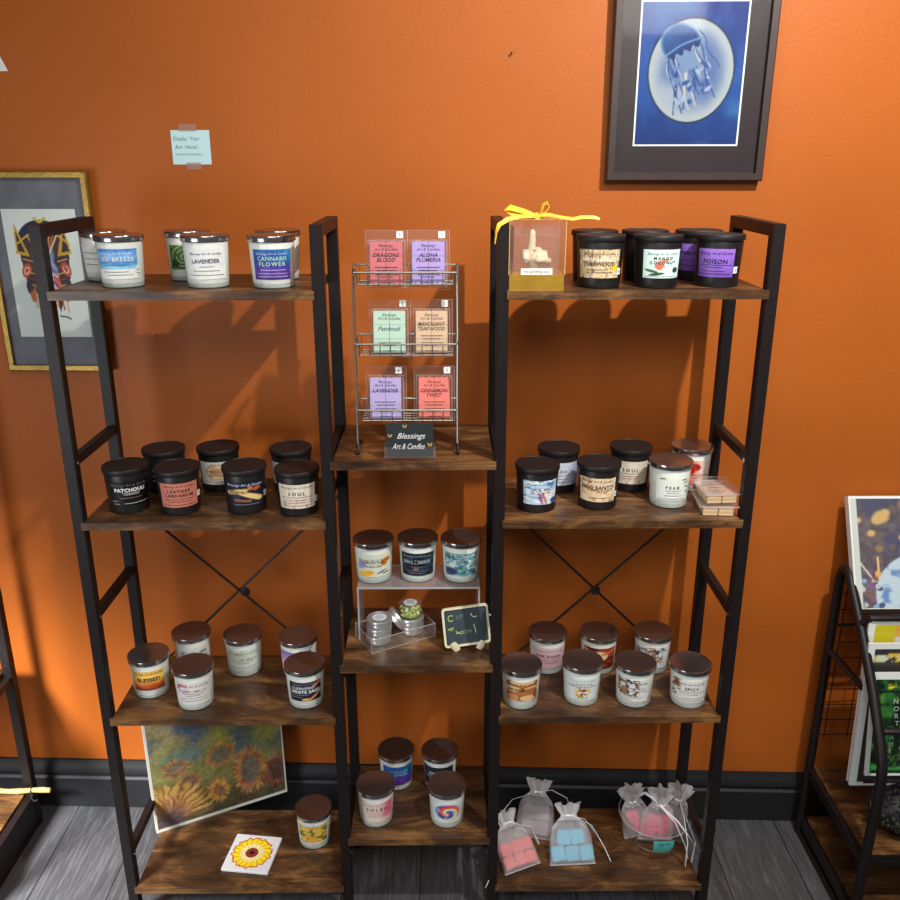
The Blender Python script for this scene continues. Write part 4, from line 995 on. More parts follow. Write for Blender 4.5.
# tile corners on the board
A_, B_ = Vector((-.443,.043,z4)), Vector((-.340,.030,z4)); tyaw = math.atan2(B_.y-A_.y, B_.x-A_.x); ts = .108
tl = thing('sunflower_tile','square white tile painted with a yellow sunflower lying on the lowest left shelf','tile',tuple(A_),(0,0,tyaw))
b = MB(); b.box((0,0,0),(ts,ts,.0068), bev=.0012); b.build('tile_body', pmat('white_tile', rgb(226,224,228), .3), tl, angle=30)
me = painted_mesh('painted_flower', lambda U,V: [(.001+u*(ts-.002), .001+v*(ts-.002), .0071) for u,v in zip(U,V)], 110, 110, p_tile)
link('painted_flower', me, [M['gloss_art']], tl)

# ------------------------------------------------------------------ organza bags
def bag_mesh(w, h, d, seed, fr=.19):
    rnd = random.Random(seed); n = 40; rows = []
    cin = 1-fr
    for i in range(23):
        t = i/22; rows.append(t)
    mb = MB(); vs = []
    for t in rows:
        if t < cin:
            k = t/cin
            hw_ = (w/2)*(1-.16*k) if k < .55 else (w/2)*((1-.16*.55)*(1-((k-.55)/.45)**1.6)+.012/(w/2)*((k-.55)/.45)**1.6)
            dd = d/2*math.sin(PI*min(1,k*1.05+.04))**.42 if k < .95 else .012
            dd = max(dd, .003 if k < .03 else .011)
        else:
            k = (t-cin)/fr; hw_ = .0125+.013*k**.8; dd = .010+.009*k
        for q in range(n):
            a = 2*PI*q/n
            pl_ = 1+(.28*math.sin(a*9+seed)*(0 if t < cin*.6 else min(1,(t-cin*.6)/.25)))
            zz = t*h+(.004*math.sin(a*5+seed) if t > .93 else 0)
            ca, sa = math.cos(a), math.sin(a); e_ = .62 if t < cin*.7 else .62+.38*min(1,(t-cin*.7)/.15)
            vs.append((hw_*math.copysign(abs(ca)**e_,ca)*pl_, dd*math.copysign(abs(sa)**e_,sa)*pl_, zz))
    fs = []
    for i in range(len(rows)-1):
        for q in range(n):
            l = (q+1)%n; fs.append((i*n+q,i*n+l,(i+1)*n+l,(i+1)*n+q))
    mb.add(vs, fs)
    return mb
def organza(loc, lean, yaw_, roll, w, h, d, label, group, cubes, cmat, clabel, cgroup, ribs, seed, fr=.2):
    RM = Matrix.Translation(loc) @ Matrix.Rotation(yaw_,4,'Z') @ Matrix.Rotation(-lean,4,'X') @ Matrix.Rotation(roll,4,'Y')
    t = thing('organza_bag', label, 'bag', loc, RM.to_euler(), group)
    mb = bag_mesh(w,h,d,seed,fr)
    n = 40; split = int(22*(1-fr)*.86)*n
    lower = MB(); lower.v = mb.v; lower.f = [f for f in mb.f if max(f) < split+2*n]; lower.m = [0]*len(lower.f)
    me_ = lower.build('pouch', M['organza'], t, angle=70)
    up = MB(); up.v = mb.v; up.f = [f for f in mb.f if max(f) >= split+n]; up.m = [0]*len(up.f)
    up.build('gathered_top', M['organza2'], t, angle=70)
    for o in (me_,): pass
    sm = MB(); sm.tube([(-w/2,0,.001),(w/2,0,.001)],.0016,6); sm.build('bottom_seam', M['organza2'], t)
    zc = h*(1-fr)
    r = MB(); r.tube([(.0125*math.cos(a),.0115*math.sin(a),zc) for a in np.linspace(0,2*PI,14)[:-1]],.0022,6,closed=True)
    inv = RM.inverted()
    for pts in ribs:
        P = [inv @ Vector(p) for p in pts]
        strip(r, [Vector((0,-.010,zc))]+P, .0085, (0,1,0), .0004)
    r.build('drawstring', M['ribbon'], t, angle=60)
    for i,(x,y,zz,rx,ry,rz,s) in enumerate(cubes):
        k = MB(); k.box((-s/2,-s/2*.62,-s/2),(s/2,s/2*.62,s/2), bev=.0018)
        o = k.build('wax_cube', cmat, None, angle=50)
        o.matrix_world = RM @ Matrix.Translation((x,y,zz)) @ Euler((rx,ry,rz)).to_matrix().to_4x4()
        tag(o, clabel, 'wax melt', cgroup)
gO = 'organza bags on the lowest right shelf'
pinkm = pmat('coral_wax', rgb(214,92,90), .55, 0, .3, noise=.06); bluem = pmat('blue_wax', rgb(84,168,196), .55, 0, .3, noise=.06); greym = pmat('grey_wax', rgb(150,132,138), .55, 0, .3, noise=.06); rosem = pmat('rose_wax', rgb(222,88,122), .55, 0, .3, noise=.06)
def cubes(n, w, s, seed):
    rnd = random.Random(seed); out = []
    cols = max(2, int(w*.86/s))
    for i in range(n):
        c = i % cols; r = i//cols
        nrow = min(cols, n-r*cols)
        out.append(((c-(nrow-1)/2)*s*1.04+rnd.uniform(-.001,.001), rnd.uniform(-.001,.001), s*.62+.004+r*s*1.06+rnd.uniform(0,.002), rnd.uniform(-.08,.08), rnd.uniform(-.14,.14), rnd.uniform(-.1,.1), s))
    return out
organza((.266,.135,z4+.003),math.radians(34),math.radians(-14),0,.094,.128,.040,'organza bag of grey wax cubes leaning behind the coral and blue bags',gO,cubes(4,.09,.031,2),greym,'grey wax cube inside the rear organza bag','grey wax cubes',
    [[(.215,.150,.20),(.175,.120,.165),(.168,.100,.130)],[(.310,.175,.205),(.345,.165,.19),(.352,.150,.165)]],3)
organza((.233,.040,z4+.003),math.radians(52),math.radians(24),0,.090,.125,.040,'organza bag of coral pink wax cubes at left front of the lowest right shelf',gO,cubes(6,.093,.0258,4),pinkm,'coral pink wax cube inside the left organza bag','coral pink wax cubes',
    [[(.170,.10,.14),(.165,.07,.112),(.152,-.003,.108),(.146,-.012,.104)],[(.255,.11,.155),(.272,.085,.13)]],5)
organza((.346,.052,z4+.003),math.radians(42),math.radians(3),0,.104,.128,.040,'organza bag of light blue wax cubes in the middle of the lowest right shelf',gO,cubes(5,.11,.031,6),bluem,'light blue wax cube inside the middle organza bag','light blue wax cubes',
    [[(.380,.125,.165),(.415,.105,.125),(.428,.085,.104)],[(.395,.118,.155),(.422,.085,.120),(.433,.06,.104)]],8)
# bowl
bo = thing('glass_bowl','clear glass bowl of white organza bags at right end of the lowest right shelf','bowl',(.545,.132,z4))
k = MB(); k.lathe([(.0001,.001),(.040,.001),(.046,.004),(.066,.022),(.079,.048),(.083,.078),(.0815,.078),(.0765,.048),(.064,.024),(.044,.007),(.0001,.005)],48); k.build('bowl_body', M['glass'], bo)
k = MB(); k.tube([(.0823*math.cos(a),.0823*math.sin(a),.078) for a in np.linspace(0,2*PI,49)[:-1]],.0012,6,closed=True); k.tube([(.041*math.cos(a),.041*math.sin(a),.0012) for a in np.linspace(0,2*PI,41)[:-1]],.0012,6,closed=True)
k.build('bowl_rim', M['rim'], bo)
k = MB(); W_ = .044
def bfn(x,z):
    zz = .048+z; r = np.interp(zz,[.022,.048,.078],[.066,.079,.083])+.0012; a = .03+x/.078
    return (r*math.sin(a), -r*math.cos(a), zz)
nn = 8; vs = [bfn(-W_/2+W_*i/nn, q) for q in (-.022,0,.021) for i in range(nn+1)]
k.add(vs, [(j*(nn+1)+i,j*(nn+1)+i+1,(j+1)*(nn+1)+i+1,(j+1)*(nn+1)+i) for j in range(2) for i in range(nn)])
pt = k.build('paper_note', pmat('teal_paper', rgb(92,196,188), .6, noise=.04), bo)
L = Letter(); L.dashes(-.013,.014,.013,.0028,(40,110,120)); L.dashes(-.012,.0,.007,.0025,(40,110,120))
L.build(lambda a,b: tuple(Vector(bfn(a,b))*1.0+Vector((math.sin(.03),-math.cos(.03),0))*.0008), pt)
gBo = 'organza bags standing in the glass bowl'
bx, by = .545, .132
organza((bx-.034,by+.002,z4+.010),math.radians(4),.1,math.radians(-11),.070,.128,.030,'left organza bag standing in the glass bowl',gBo,[(.004,0,.026,.1,.2,.1,.026),(-.006,.0,.055,.1,-.2,.1,.026)],rosem,'rose pink wax cube inside a bag in the glass bowl','rose pink wax cubes',[],11,.22)
organza((bx+.0,by-.014,z4+.012),math.radians(2),0,math.radians(3),.082,.132,.034,'middle organza bag with the widest frill in the glass bowl',gBo,[(-.014,0,.024,.1,.1,.1,.026),(.014,0,.024,.1,-.15,.1,.026),(-.012,0,.053,.1,.2,.1,.026),(.014,0,.052,0,.1,.1,.026)],rosem,'rose pink wax cube inside a bag in the glass bowl','rose pink wax cubes',
    [[(bx+.03,by-.06,z4+.10),(bx+.048,by-.085,z4+.06),(bx+.056,by-.088,z4+.028)],[(bx+.036,by-.055,z4+.10),(bx+.062,by-.075,z4+.07),(bx+.073,by-.075,z4+.050)],[(bx-.015,by-.02,z4+.135),(bx-.03,by-.01,z4+.140),(bx-.040,by,z4+.125)]],13,.24)
organza((bx+.040,by+.006,z4+.012),math.radians(4),-.1,math.radians(8),.066,.125,.030,'right organza bag with long white drawstrings in the glass bowl',gBo,[(0,0,.026,.1,.2,.1,.026)],rosem,'rose pink wax cube inside a bag in the glass bowl','rose pink wax cubes',
    [[(bx+.052,by-.05,z4+.10),(bx+.052,by-.088,z4+.07),(bx+.049,by-.096,z4+.014)],[(bx+.060,by-.05,z4+.095),(bx+.074,by-.075,z4+.06),(bx+.064,by-.090,z4+.018)]],17,.22)

# ------------------------------------------------------------------ wall pictures
def framed(name, label, x0, x1, zb, zt_, fw, off0, off1, fmat, depth, tiltdeg):
    xc = (x0+x1)/2; w = x1-x0; h = zt_-zb
    t = thing(name, label, 'picture', (xc, wy(xc)-off0, zb), (math.radians(tiltdeg),0,WR))
    b = MB()
    o_ = [(-w/2,0),(w/2,0),(w/2,h),(-w/2,h)]; i_ = [(-w/2+fw,fw),(w/2-fw,fw),(w/2-fw,h-fw),(-w/2+fw,h-fw)]
    c_ = .0025; m1_ = [(-w/2+c_,c_),(w/2-c_,c_),(w/2-c_,h-c_),(-w/2+c_,h-c_)]
    rings = [[(x,0,z) for x,z in o_],[(x,-depth+c_,z) for x,z in o_],[(x,-depth,z) for x,z in m1_],[(x,-depth,z) for x,z in i_],[(x,-depth*.55,z) for x,z in i_],[(x,0,z) for x,z in i_]]
    fv = [p_ for r_ in rings for p_ in r_]; nr = len(rings)
    b.add(fv, [(q*4+k_, q*4+(k_+1)%4, ((q+1)%nr)*4+(k_+1)%4, ((q+1)%nr)*4+k_) for q in range(nr) for k_ in range(4)])
    b.build('frame', fmat, t, angle=30)
    return t, w, h
pr_, w, h = framed('framed_picture','black framed jellyfish picture with blue mat on the upper right wall',.386,.696,1.568,1.955,.0150,.004,0,pmat('dark_brown_frame',(.034,.019,.015,1),.4,noise=.2),.022,0.6)
k = MB(); k.box((-w/2+.015,-.010,.015),(w/2-.015,-.004,h-.015)); k.build('mat_board', pmat('dark_grey_mat', rgb(50,40,43), .35, 0, .5, noise=.12, scale=8), pr_, smooth=False)
def p_jelly(U,V):
    asp = .197/.29
    c = gradv(V,[(0,(20,66,150)),(.3,(26,92,190)),(.7,(44,100,196)),(1,(58,84,176))])
    c = mix(c, full(U,(90,170,225)), sst(.5,.8,fbm(U*3,V*4,3))*.5); c = mix(c, full(U,(16,60,150)), sst(.55,.75,fbm(U*5+3,V*3,9))*.6)
    e = np.hypot((U-.50)/.415,(V-.525)/.37)
    ov = mix(full(U,(196,216,232)), full(U,(104,136,202)), sst(.2,.6,fbm(U*4,V*4,5))*(1-sst(.45,1.0,e)))
    ov = mix(ov, full(U,(214,230,236)), sst(.7,1,e))
    c = mix(c, full(U,(30,40,70)), 1-sst(.99,1.025,e)); c = mix(c, ov, 1-sst(.965,.99,e))
    # tentacles
    rn = random.Random(4)
    for i in range(26):
        u0 = .24+.02*i*.62+rn.uniform(-.02,.02); v0 = .70-.012*abs(i-13)*.0; pts = []
        ln = rn.uniform(.25,.48)
        for s in range(9):
            q = s/8; pts.append((u0+.11*q+.02*math.sin(q*9+i)+.08*q*(i/26)*1.3, .66+.006*i-q*ln))
        c = stroke(c,U,V,pts,.0042,rn.choice([(60,110,190),(140,180,230),(40,80,170),(210,228,245),(235,242,250)]),asp)
    for i in range(30):
        u0 = rn.uniform(.34,.68); v0 = rn.uniform(.28,.58)
        c = blob(c,U,V,u0,v0,rn.uniform(.015,.04),rn.uniform(.008,.02),rn.choice([(56,100,185),(120,160,220),(200,220,245)]),.4,rn.uniform(-1,1))
    # bell: a tilted cap, open side down to the right
    cu, cv = .385, .715; th = math.radians(30)
    du, dv = (U-cu)*asp, V-cv
    a_ = (du*math.cos(th)+dv*math.sin(th))/.130; b_ = (-du*math.sin(th)+dv*math.cos(th))/.145
    # arms hanging under the cap
    st = np.abs(np.sin(a_*34+b_*3)); arm = mix(full(U,(56,112,196)), full(U,(176,208,242)), sst(.3,.85,st))
    m = (1-sst(.75,.95,np.abs(a_-.12*b_)/(.62+.10*b_)))*sst(-1.45,-1.25,b_)*(b_ < -.30); c = mix(c, arm, m)
    rb = np.hypot(a_, b_); edge = -.42+.10*np.cos(a_*14)
    cap = mix(full(U,(24,74,158)), full(U,(66,128,208)), sst(.25,.8,fbm(U*7,V*7,6)*.6+.4*b_))
    cap = mix(cap, full(U,(150,194,236)), sst(.82,.97,rb)*.7); cap = mix(cap, full(U,(120,172,226)), 1-sst(.02,.07,np.abs(b_-.05*np.cos(a_*3)+.12)))
    cap = mix(cap, full(U,(16,48,112)), sst(.0,.35,-b_-.12)*.75)
    c = mix(c, cap, (1-sst(.97,1.03,rb))*sst(edge-.05,edge+.03,b_))
    return c*.76
mx0, mx1, mz0, mz1 = -.1025+.001, .0975, .0695, .3235
b = MB(); b.box((mx0-.0035,-.0122,mz0-.0035),(mx1+.0035,-.0102,mz1+.0035)); bv = b.build('mat_bevel', M['paper'], pr_, smooth=False)
me = painted_mesh('print', lambda U,V: [(mx0+u*(mx1-mx0),-.0126,mz0+v*(mz1-mz0)) for u,v in zip(U,V)], 110, 150, p_jelly)
link('print', me, [M['gloss_art']], pr_)
k = MB(); k.box((-w/2+.016,-.0165,.016),(w/2-.016,-.0155,h-.016)); k.build('glazing', clear_mat('picture_glass',(.97,.97,.97,1),.25,.06), pr_, smooth=False)

pl_, w, h = framed('framed_picture','gold framed drawing with grey mat behind the left post of the shelving unit',-.894,-.6665,1.170,1.588,.0125,.004,0,M['goldframe'],.018,0.8)
k = MB(); k.box((-w/2+.009,-.009,.009),(w/2-.009,-.004,h-.009)); k.build('mat_board', pmat('slate_mat', rgb(98,100,108), .6, noise=.45, scale=22), pl_, smooth=False)
def p_bird(U,V):
    asp = .146/.266
    c = full(U,(206,216,210))
    def sh(c, pts, col):
        inside = np.zeros(len(U), bool); n = len(pts)
        for i in range(n):
            (a,b),(e,f) = pts[i],pts[(i+1)%n]
            cond = ((b > V) != (f > V)) & (U < (e-a)*(V-b)/((f-b) or 1e-9)+a); inside ^= cond
        return mix(c, full(U,col), inside.astype(float))
    e = np.hypot((U-.50)/.34,(V-.745)/.175); c = mix(c, full(U,(30,36,68)), (1-sst(.97,1.02,e))*(V>.62))
    c = sh(c,[(.16,.74),(.30,.80),(.72,.80),(.85,.74),(.82,.52),(.80,.40),(.74,.30),(.70,.36),(.62,.20),(.55,.34),(.46,.16),(.42,.34),(.34,.22),(.32,.36),(.22,.42),(.18,.58)],(64,44,46))
    c = sh(c,[(.14,.90),(.12,.66),(.30,.64)],(186,150,52)); c = sh(c,[(.80,.90),(.88,.66),(.68,.64)],(186,150,52))
    c = sh(c,[(.155,.83),(.15,.68),(.25,.67)],(52,38,44)); c = sh(c,[(.80,.83),(.85,.68),(.74,.67)],(52,38,44))
    for u,v,ru,rv,col,r in ((.23,.53,.075,.05,(176,72,52),.5),(.23,.53,.045,.028,(222,190,160),.5),(.23,.53,.03,.018,(170,60,44),.5),(.77,.54,.075,.05,(176,72,52),-.5),(.77,.54,.045,.028,(222,190,160),-.5),(.77,.54,.03,.018,(170,60,44),-.5),(.24,.40,.05,.06,(52,42,58),.1),(.27,.33,.04,.05,(176,92,58),.1),(.76,.41,.06,.06,(52,46,66),0),(.73,.33,.04,.05,(178,98,60),0),(.48,.64,.15,.13,(116,134,176),.25),(.55,.50,.11,.11,(140,156,192),0),(.44,.69,.07,.05,(206,196,186),.2),(.50,.37,.09,.09,(196,112,84),0),(.63,.43,.04,.09,(206,84,56),.3),(.48,.24,.05,.045,(222,196,182),0)):
        c = blob(c,U,V,u,v,ru,rv,col,.12,r)
    for i in range(7):
        c = stroke(c,U,V,[(.36+.03*i,.72-.012*i),(.46+.025*i,.56-.02*i)],.0045,[(70,84,130),(196,206,222)][i%2],asp)
        c = stroke(c,U,V,[(.20+.018*i,.62-.05*i),(.33+.01*i,.60-.05*i)],.004,[(206,164,92),(150,62,46)][i%2],asp)
        c = stroke(c,U,V,[(.80-.018*i,.62-.05*i),(.67-.01*i,.60-.05*i)],.004,[(206,164,92),(150,62,46)][i%2],asp)
    for i in range(9):
        a = .30+.05*i; c = stroke(c,U,V,[(a,.80),(.5+(a-.5)*.35,.66)],.006,[(196,150,60),(200,90,60),(214,190,150)][i%3],asp)
        c = stroke(c,U,V,[(a,.40),(a+.03*math.sin(i),.24-.02*(i%3))],.006,[(196,110,50),(150,60,45),(210,160,90)][i%3],asp)
    for i in range(6):
        c = stroke(c,U,V,[(.40+.02*i,.60-.03*i),(.64,.52-.04*i)],.005,[(60,66,110),(214,214,220),(200,110,110)][i%3],asp)
    c = stroke(c,U,V,[(.16,.74),(.30,.80),(.5,.83),(.72,.80),(.85,.74)],.007,(196,160,60),asp); c = stroke(c,U,V,[(.43,.93),(.5,.9),(.57,.93)],.010,(196,170,50),asp)
    c = stroke(c,U,V,[(.60,.17),(.7,.16),(.74,.145)],.006,(40,40,44),asp); c = blob(c,U,V,.46,.70,.025,.012,(40,36,60)); return c
q0, q1, r0, r1 = -.080+.002, .078, .075, .343
me = painted_mesh('drawing', lambda U,V: [(q0+u*(q1-q0),-.0094,r0+v*(r1-r0)) for u,v in zip(U,V)], 90, 160, p_bird)
link('drawing', me, [M['art']], pl_)

# note taped on the wall
xn = -.453
nt_ = thing('paper_note','pale blue handwritten paper note taped to the wall above the left shelf','note',(xn,wy(xn)-.0006,1.600),(0,0,WR))
k = MB(); k.box((-.0395,-.0008,0),(.0395,0,.066)); pn = k.build('paper', pmat('pale_blue_paper', rgb(188,222,226), .6, noise=.03), nt_, smooth=False)
L = Letter(); pc = (88,110,120)
L.text('Display  Your',-.008,.050,.0075,pc,.054,shear=.12); L.text('Art  Here!',-.010,.034,.0075,pc,.046,shear=.12)
L.line([(-.032+.0018*i, .0195+.0018*math.sin(i*1.9)+.0008*math.sin(i*3.1)) for i in range(31)],.0008,pc)
L.build(lambda a,b:(a,-.0011,b), pn)
tp = clear_mat('masking_tape',(.97,.93,.93,1),.4,.3,haze=.30,hazecol=(.72,.50,.44,1))
for a in ((-.022,.064,.014,.077),(-.012,-.010,.018,.004)):
    k = MB(); k.box((a[0],-.0016,a[1]),(a[2],-.0010,a[3])); k.build('tape', tp, nt_, smooth=False)
xq = -.865
t = thing('paper_sheet','corner of a white printed sheet on the wall at the upper left edge','paper',(xq,wy(xq)-.0006,1.777),(0,math.radians(0),WR))
k = MB(); k.add([(-.09,-.0008,0),(.058,-.0008,0),(-.010,-.0008,.155),(-.09,-.0008,.155),(-.09,0,0),(.058,0,0),(-.010,0,.155),(-.09,0,.155)],[(0,1,2,3),(7,6,5,4),(0,4,5,1),(1,5,6,2),(2,6,7,3),(3,7,4,0)])
k.build('sheet', M['paper'], t, smooth=False)
L = Letter(); L.dashes(.018,.030,.020,.004,(60,60,60)); L.build(lambda a,b:(a,-.0011,b), t.children[0])
t = thing('nail','tiny nail in the orange wall left of the jellyfish picture','nail',(.193,wy(.193),1.804),(0,0,WR))
k = MB(); k.tube([(0,-.006,.001),(0,.003,0)],.0011,6); k.lathe([(.0001,0),(.0025,.0003),(.0025,.0012),(.0001,.0015)],10,0,Matrix.Translation((0,-.006,.001)) @ Matrix.Rotation(PI/2,4,'X')); k.build('nail_body', M['black'], t)
k = MB(); k.lathe([(.0001,0),(.006,0),(.0055,.0012),(.0001,.0018)],9,0,Matrix.Translation((-.572,wy(-.572)+.0002,1.248)) @ Matrix.Rotation(PI/2,4,'X') @ Matrix.Diagonal((.6,1.4,1,1)))
tag(k.build('putty_patch', pmat('torn_orange_paint', rgb(196,104,40), .6, noise=.2)), 'small torn paint patch on the wall below the top left shelf','mark')

# ------------------------------------------------------------------ print rack on the right
rx0, rx1 = .950, 1.42
pk = thing('print_rack','black tube print rack with two brown shelves against the wall at right edge','rack',(0,0,0))
tubeR = .0105
def arc(c, r, a0, a1, n, x): return [(x, c[0]+r*math.cos(a0+(a1-a0)*i/n), c[1]+r*math.sin(a0+(a1-a0)*i/n)) for i in range(n+1)]
for x in (rx0, rx1):
    k = MB()
    path = [(x,.262,0),(x,.258,.35),(x,.254,.700)]+[(x,.252,.722),(x,.243,.742),(x,.228,.750),(x,.212,.744),(x,.200,.728)]+[(x,.118,.645),(x,.045,.560),(x,-.020,.470),(x,-.036,.440),(x,-.042,.410),(x,-.043,.36),(x,-.036,.15),(x,-.034,.0)]
    k.tube(path, tubeR, 12); k.build('side_frame', M['black'], pk)
    k = MB(); k.tube([(x,.256,.530),(x,.085,.540)],.0075,10); k.sphere((x-.011,.12,.533),.004,8); k.build('side_strut', M['black'], pk)
for y,z in ((.118,.690),(-.006,.498)):
    k = MB(); k.tube([(rx0,y+.012,z-.02),(rx0+.012,y,z-.001),(rx0+.03,y-.002,z),(rx1-.03,y-.002,z),(rx1-.012,y,z-.001),(rx1,y+.012,z-.02)],.0075,10); k.build('cross_bar', M['black'], pk)
for y,z in ((.020,.352),(.100,.285),(.160,.678),(.245,.60)):
    k = MB(); k.tube([(rx0,y,z),(rx1,y,z)],.004,8); k.build('support_bar', M['black'], pk)
k = MB()
for i in range(10): k.tube([(rx0,.250,.30+.042*i),(rx1,.250,.30+.042*i)],.0013,5)
for i in range(9): k.tube([(rx0+.02+.055*i,.2515,.29),(rx0+.02+.055*i,.2515,.69)],.0013,5)
k.build('wire_grid', M['black'], pk)
for z, y0 in ((.205,-.030),(.058,-.095)):
    k = MB(); k.box((rx0+.008,y0,z-.015),(rx1-.008,.252,z)); k.build('shelf_board', M['wood'], pk, smooth=False)
    k = MB(); k.box((rx0+.008,y0-.006,z-.026),(rx1-.008,y0-.0005,z-.001)); k.box((rx0-.004,y0,z-.030),(rx0+.0075,.252,z-.006)); k.build('shelf_edge', M['black'], pk, smooth=False)
k = MB(); k.box((rx0-.008,-.10,.0),(rx0+.008,.26,.012)); k.build('foot_rail', M['black'], pk, smooth=False)
# prints
def board_print(name, label, cat, x0, x1, yb, zb, h, leandeg, edge, painter, res, margin, group=None, letter=None, th=.006):
    t = thing(name, label, cat, (x0,yb,zb), (math.radians(-leandeg),0,0), group)
    w = x1-x0
    k = MB(); k.box((0,0,0),(w,th,h)); k.build('backing_board', edge, t, smooth=False)
    l,b_,r_,tp_ = margin
    me = painted_mesh('print', lambda U,V: [(l+u*(w-l-r_),-.0006,b_+v*(h-b_-tp_)) for u,v in zip(U,V)], res[0], res[1], painter)
    pf = link('print', me, [M['gloss_art']], t)
    if letter:
        L = Letter(); letter(L, w, h); L.build(lambda a,b:(a,-.0012,b), pf)
    return t
whitem = pmat('white_board', rgb(214,220,216), .55, noise=.04)
def p_planet(U,V):
    c = full(U,(92,82,88))+(fbm(U*30,V*24,4)[:,None]-.5)*.5*.4; c = mix(c, full(U,(66,70,96)), sst(.5,.7,fbm(U*4,V*4,3))*.8)
    rn = random.Random(2)
    for i in range(22):
        u,v,r = rn.uniform(0,1),rn.uniform(.45,.95),rn.uniform(.02,.05)
        c = blob(c,U,V,u,v,r,r*1.3,rn.choice([(130,110,80),(150,124,80),(100,86,84)]),.3)
    for u,v,r in ((.19,.83,.05),(.16,.80,.035),(.04,.80,.022),(.12,.68,.026),(.32,.64,.025),(.22,.87,.03)): c = blob(c,U,V,u,v,r,r*1.15,(190,160,100),.35)
    d = np.hypot((U-.42)/.30,(V-.10)/.40); c = mix(c, mix(full(U,(176,196,206)), full(U,(96,130,178)), sst(.45,.7,fbm(U*16,V*16,5))), 1-sst(.97,1.02,d))
    for i in range(28):
        u,v = rn.uniform(0,.16),rn.uniform(.0,.28); c = blob(c,U,V,u,v,.018,.022,rn.choice([(84,88,140),(120,84,124),(120,160,190),(180,180,188),(124,84,76),(66,80,124)]),.1)
    c = stroke(c,U,V,[(.15,.26),(.15,.46)],.006,(214,170,120)); c = stroke(c,U,V,[(.03,.42),(.10,.28)],.006,(206,190,180)); c = blob(c,U,V,.145,.31,.02,.03,(206,160,100))
    return mix(c, full(U,(190,196,190)), 1-sst(.035,.04,U))
board_print('art_print','night scene print with glowing lamps and pale globe atop the print rack','picture',.951,1.30,.165,.684,.246,27,whitem,p_planet,(150,100),(.004,.002,.004,.006),th=.018)
def p_yellow(U,V):
    c = full(U,(196,184,36)); c = mix(c, full(U,(210,160,60)), sst(.16,.18,U)*(V>.80)); c = mix(c, full(U,(206,208,204)), sst(.17,.18,U)*(V<.93)); c = mix(c, full(U,(110,92,92)), sst(.26,.27,U)*(V<.88)); c = mix(c, full(U,(190,70,50)), ((U>.35)&(U<.6)&(V>.95)).astype(float)); return c
gP = 'prints standing in the middle of the print rack'
board_print('art_print','bright yellow edged print behind two darker ones in the print rack','picture',.958,1.24,.096,.290,.400,3,whitem,p_yellow,(60,60),(.014,.01,.012,.016),gP)
def p_dark2(U,V):
    c = full(U,(52,50,50)); m = sst(.50,.56,fbm(U*20,V*26,3))*(V>.90)*(V<.975); c = mix(c, full(U,(216,176,40)), m); return mix(c, full(U,(206,214,190)), sst(.5,.55,fbm(U*24,V*30,13))*(V>.9)*(V<.96))
board_print('art_print','dark print with yellow and white decorated top behind the green one in the rack','picture',.950,1.24,.070,.300,.345,3,whitem,p_dark2,(80,80),(.014,.01,.012,.012),gP)
def p_green(U,V):
    c = full(U,(16,32,22)); c = mix(c, full(U,(44,110,48)), sst(.5,.72,fbm(U*9,V*6,3))); c = mix(c, full(U,(110,150,60)), sst(.62,.75,fbm(U*16,V*10,8))*.7)
    c = mix(c, full(U,(60,150,66)), (1-sst(.09,.14,V+.05*np.sin(U*9)))*sst(.02,.05,V)); c = mix(c, full(U,(226,200,40)), sst(.46,.54,fbm(U*30,V*60,5))*(V>.895)*(V<.955)*(U>.10)); c = mix(c, full(U,(14,24,18)), (np.abs(V-.87)<.012).astype(float)*.7)
    return c
def l_green(L, w, h):
    gr = (176,190,176); gr2 = (120,140,122)
    for i, chh_ in enumerate('NORTH'): L.text(chh_,.052+.002*i,h*.73-.0165*i,.0105,gr,.02)
    for i, chh_ in enumerate('AMERICA'): L.text(chh_,.050-.001*i,h*.38-.0155*i,.0095,gr2,.02)
    for i in range(4): L.marks(.070,.084,h*.62-.0165*i,.0085,gr2,seed=i); L.marks(.067,.081,h*.36-.02*i,.0085,gr2,seed=i+9)
board_print('art_print','green forest print with column lettering NORTH AMERICA at front of the print rack','picture',.956,1.22,.028,.360,.232,9,whitem,p_green,(90,90),(.008,.006,.008,.014),gP,l_green)
# dark knobbly bag on the rack's upper shelf
bg = thing('beaded_bag','dark knobbly black bag with a yellow tag on the upper shelf of the print rack','bag',(1.075,.055,.2055))
k = MB(); rn = random.Random(9)
k.sphere((0,0,.052),.07,22,0,None,(1.1,.95,.74))
for i in range(420):
    a = rn.uniform(0,2*PI); b_ = math.asin(rn.uniform(-.75,1)); c = Vector((.077*math.cos(a)*math.cos(b_),.0665*math.sin(a)*math.cos(b_),.052+.052*math.sin(b_)))
    k.sphere(c, rn.uniform(.004,.0065), 6, rn.choice([0,0,0,1,2]))
k.build('bag_body', [pmat('black_yarn',(.012,.012,.014,1),.5),pmat('dark_violet_yarn',(.04,.03,.05,1),.5),pmat('dark_olive_yarn',(.03,.04,.015,1),.5)], bg)
k = MB(); strip(k,[(-.080,-.010,.048),(-.086,-.018,.075),(-.082,-.020,.100)],.009,(1,0,0)); k.build('tag', pmat('yellow_tag', rgb(206,176,60), .5), bg)

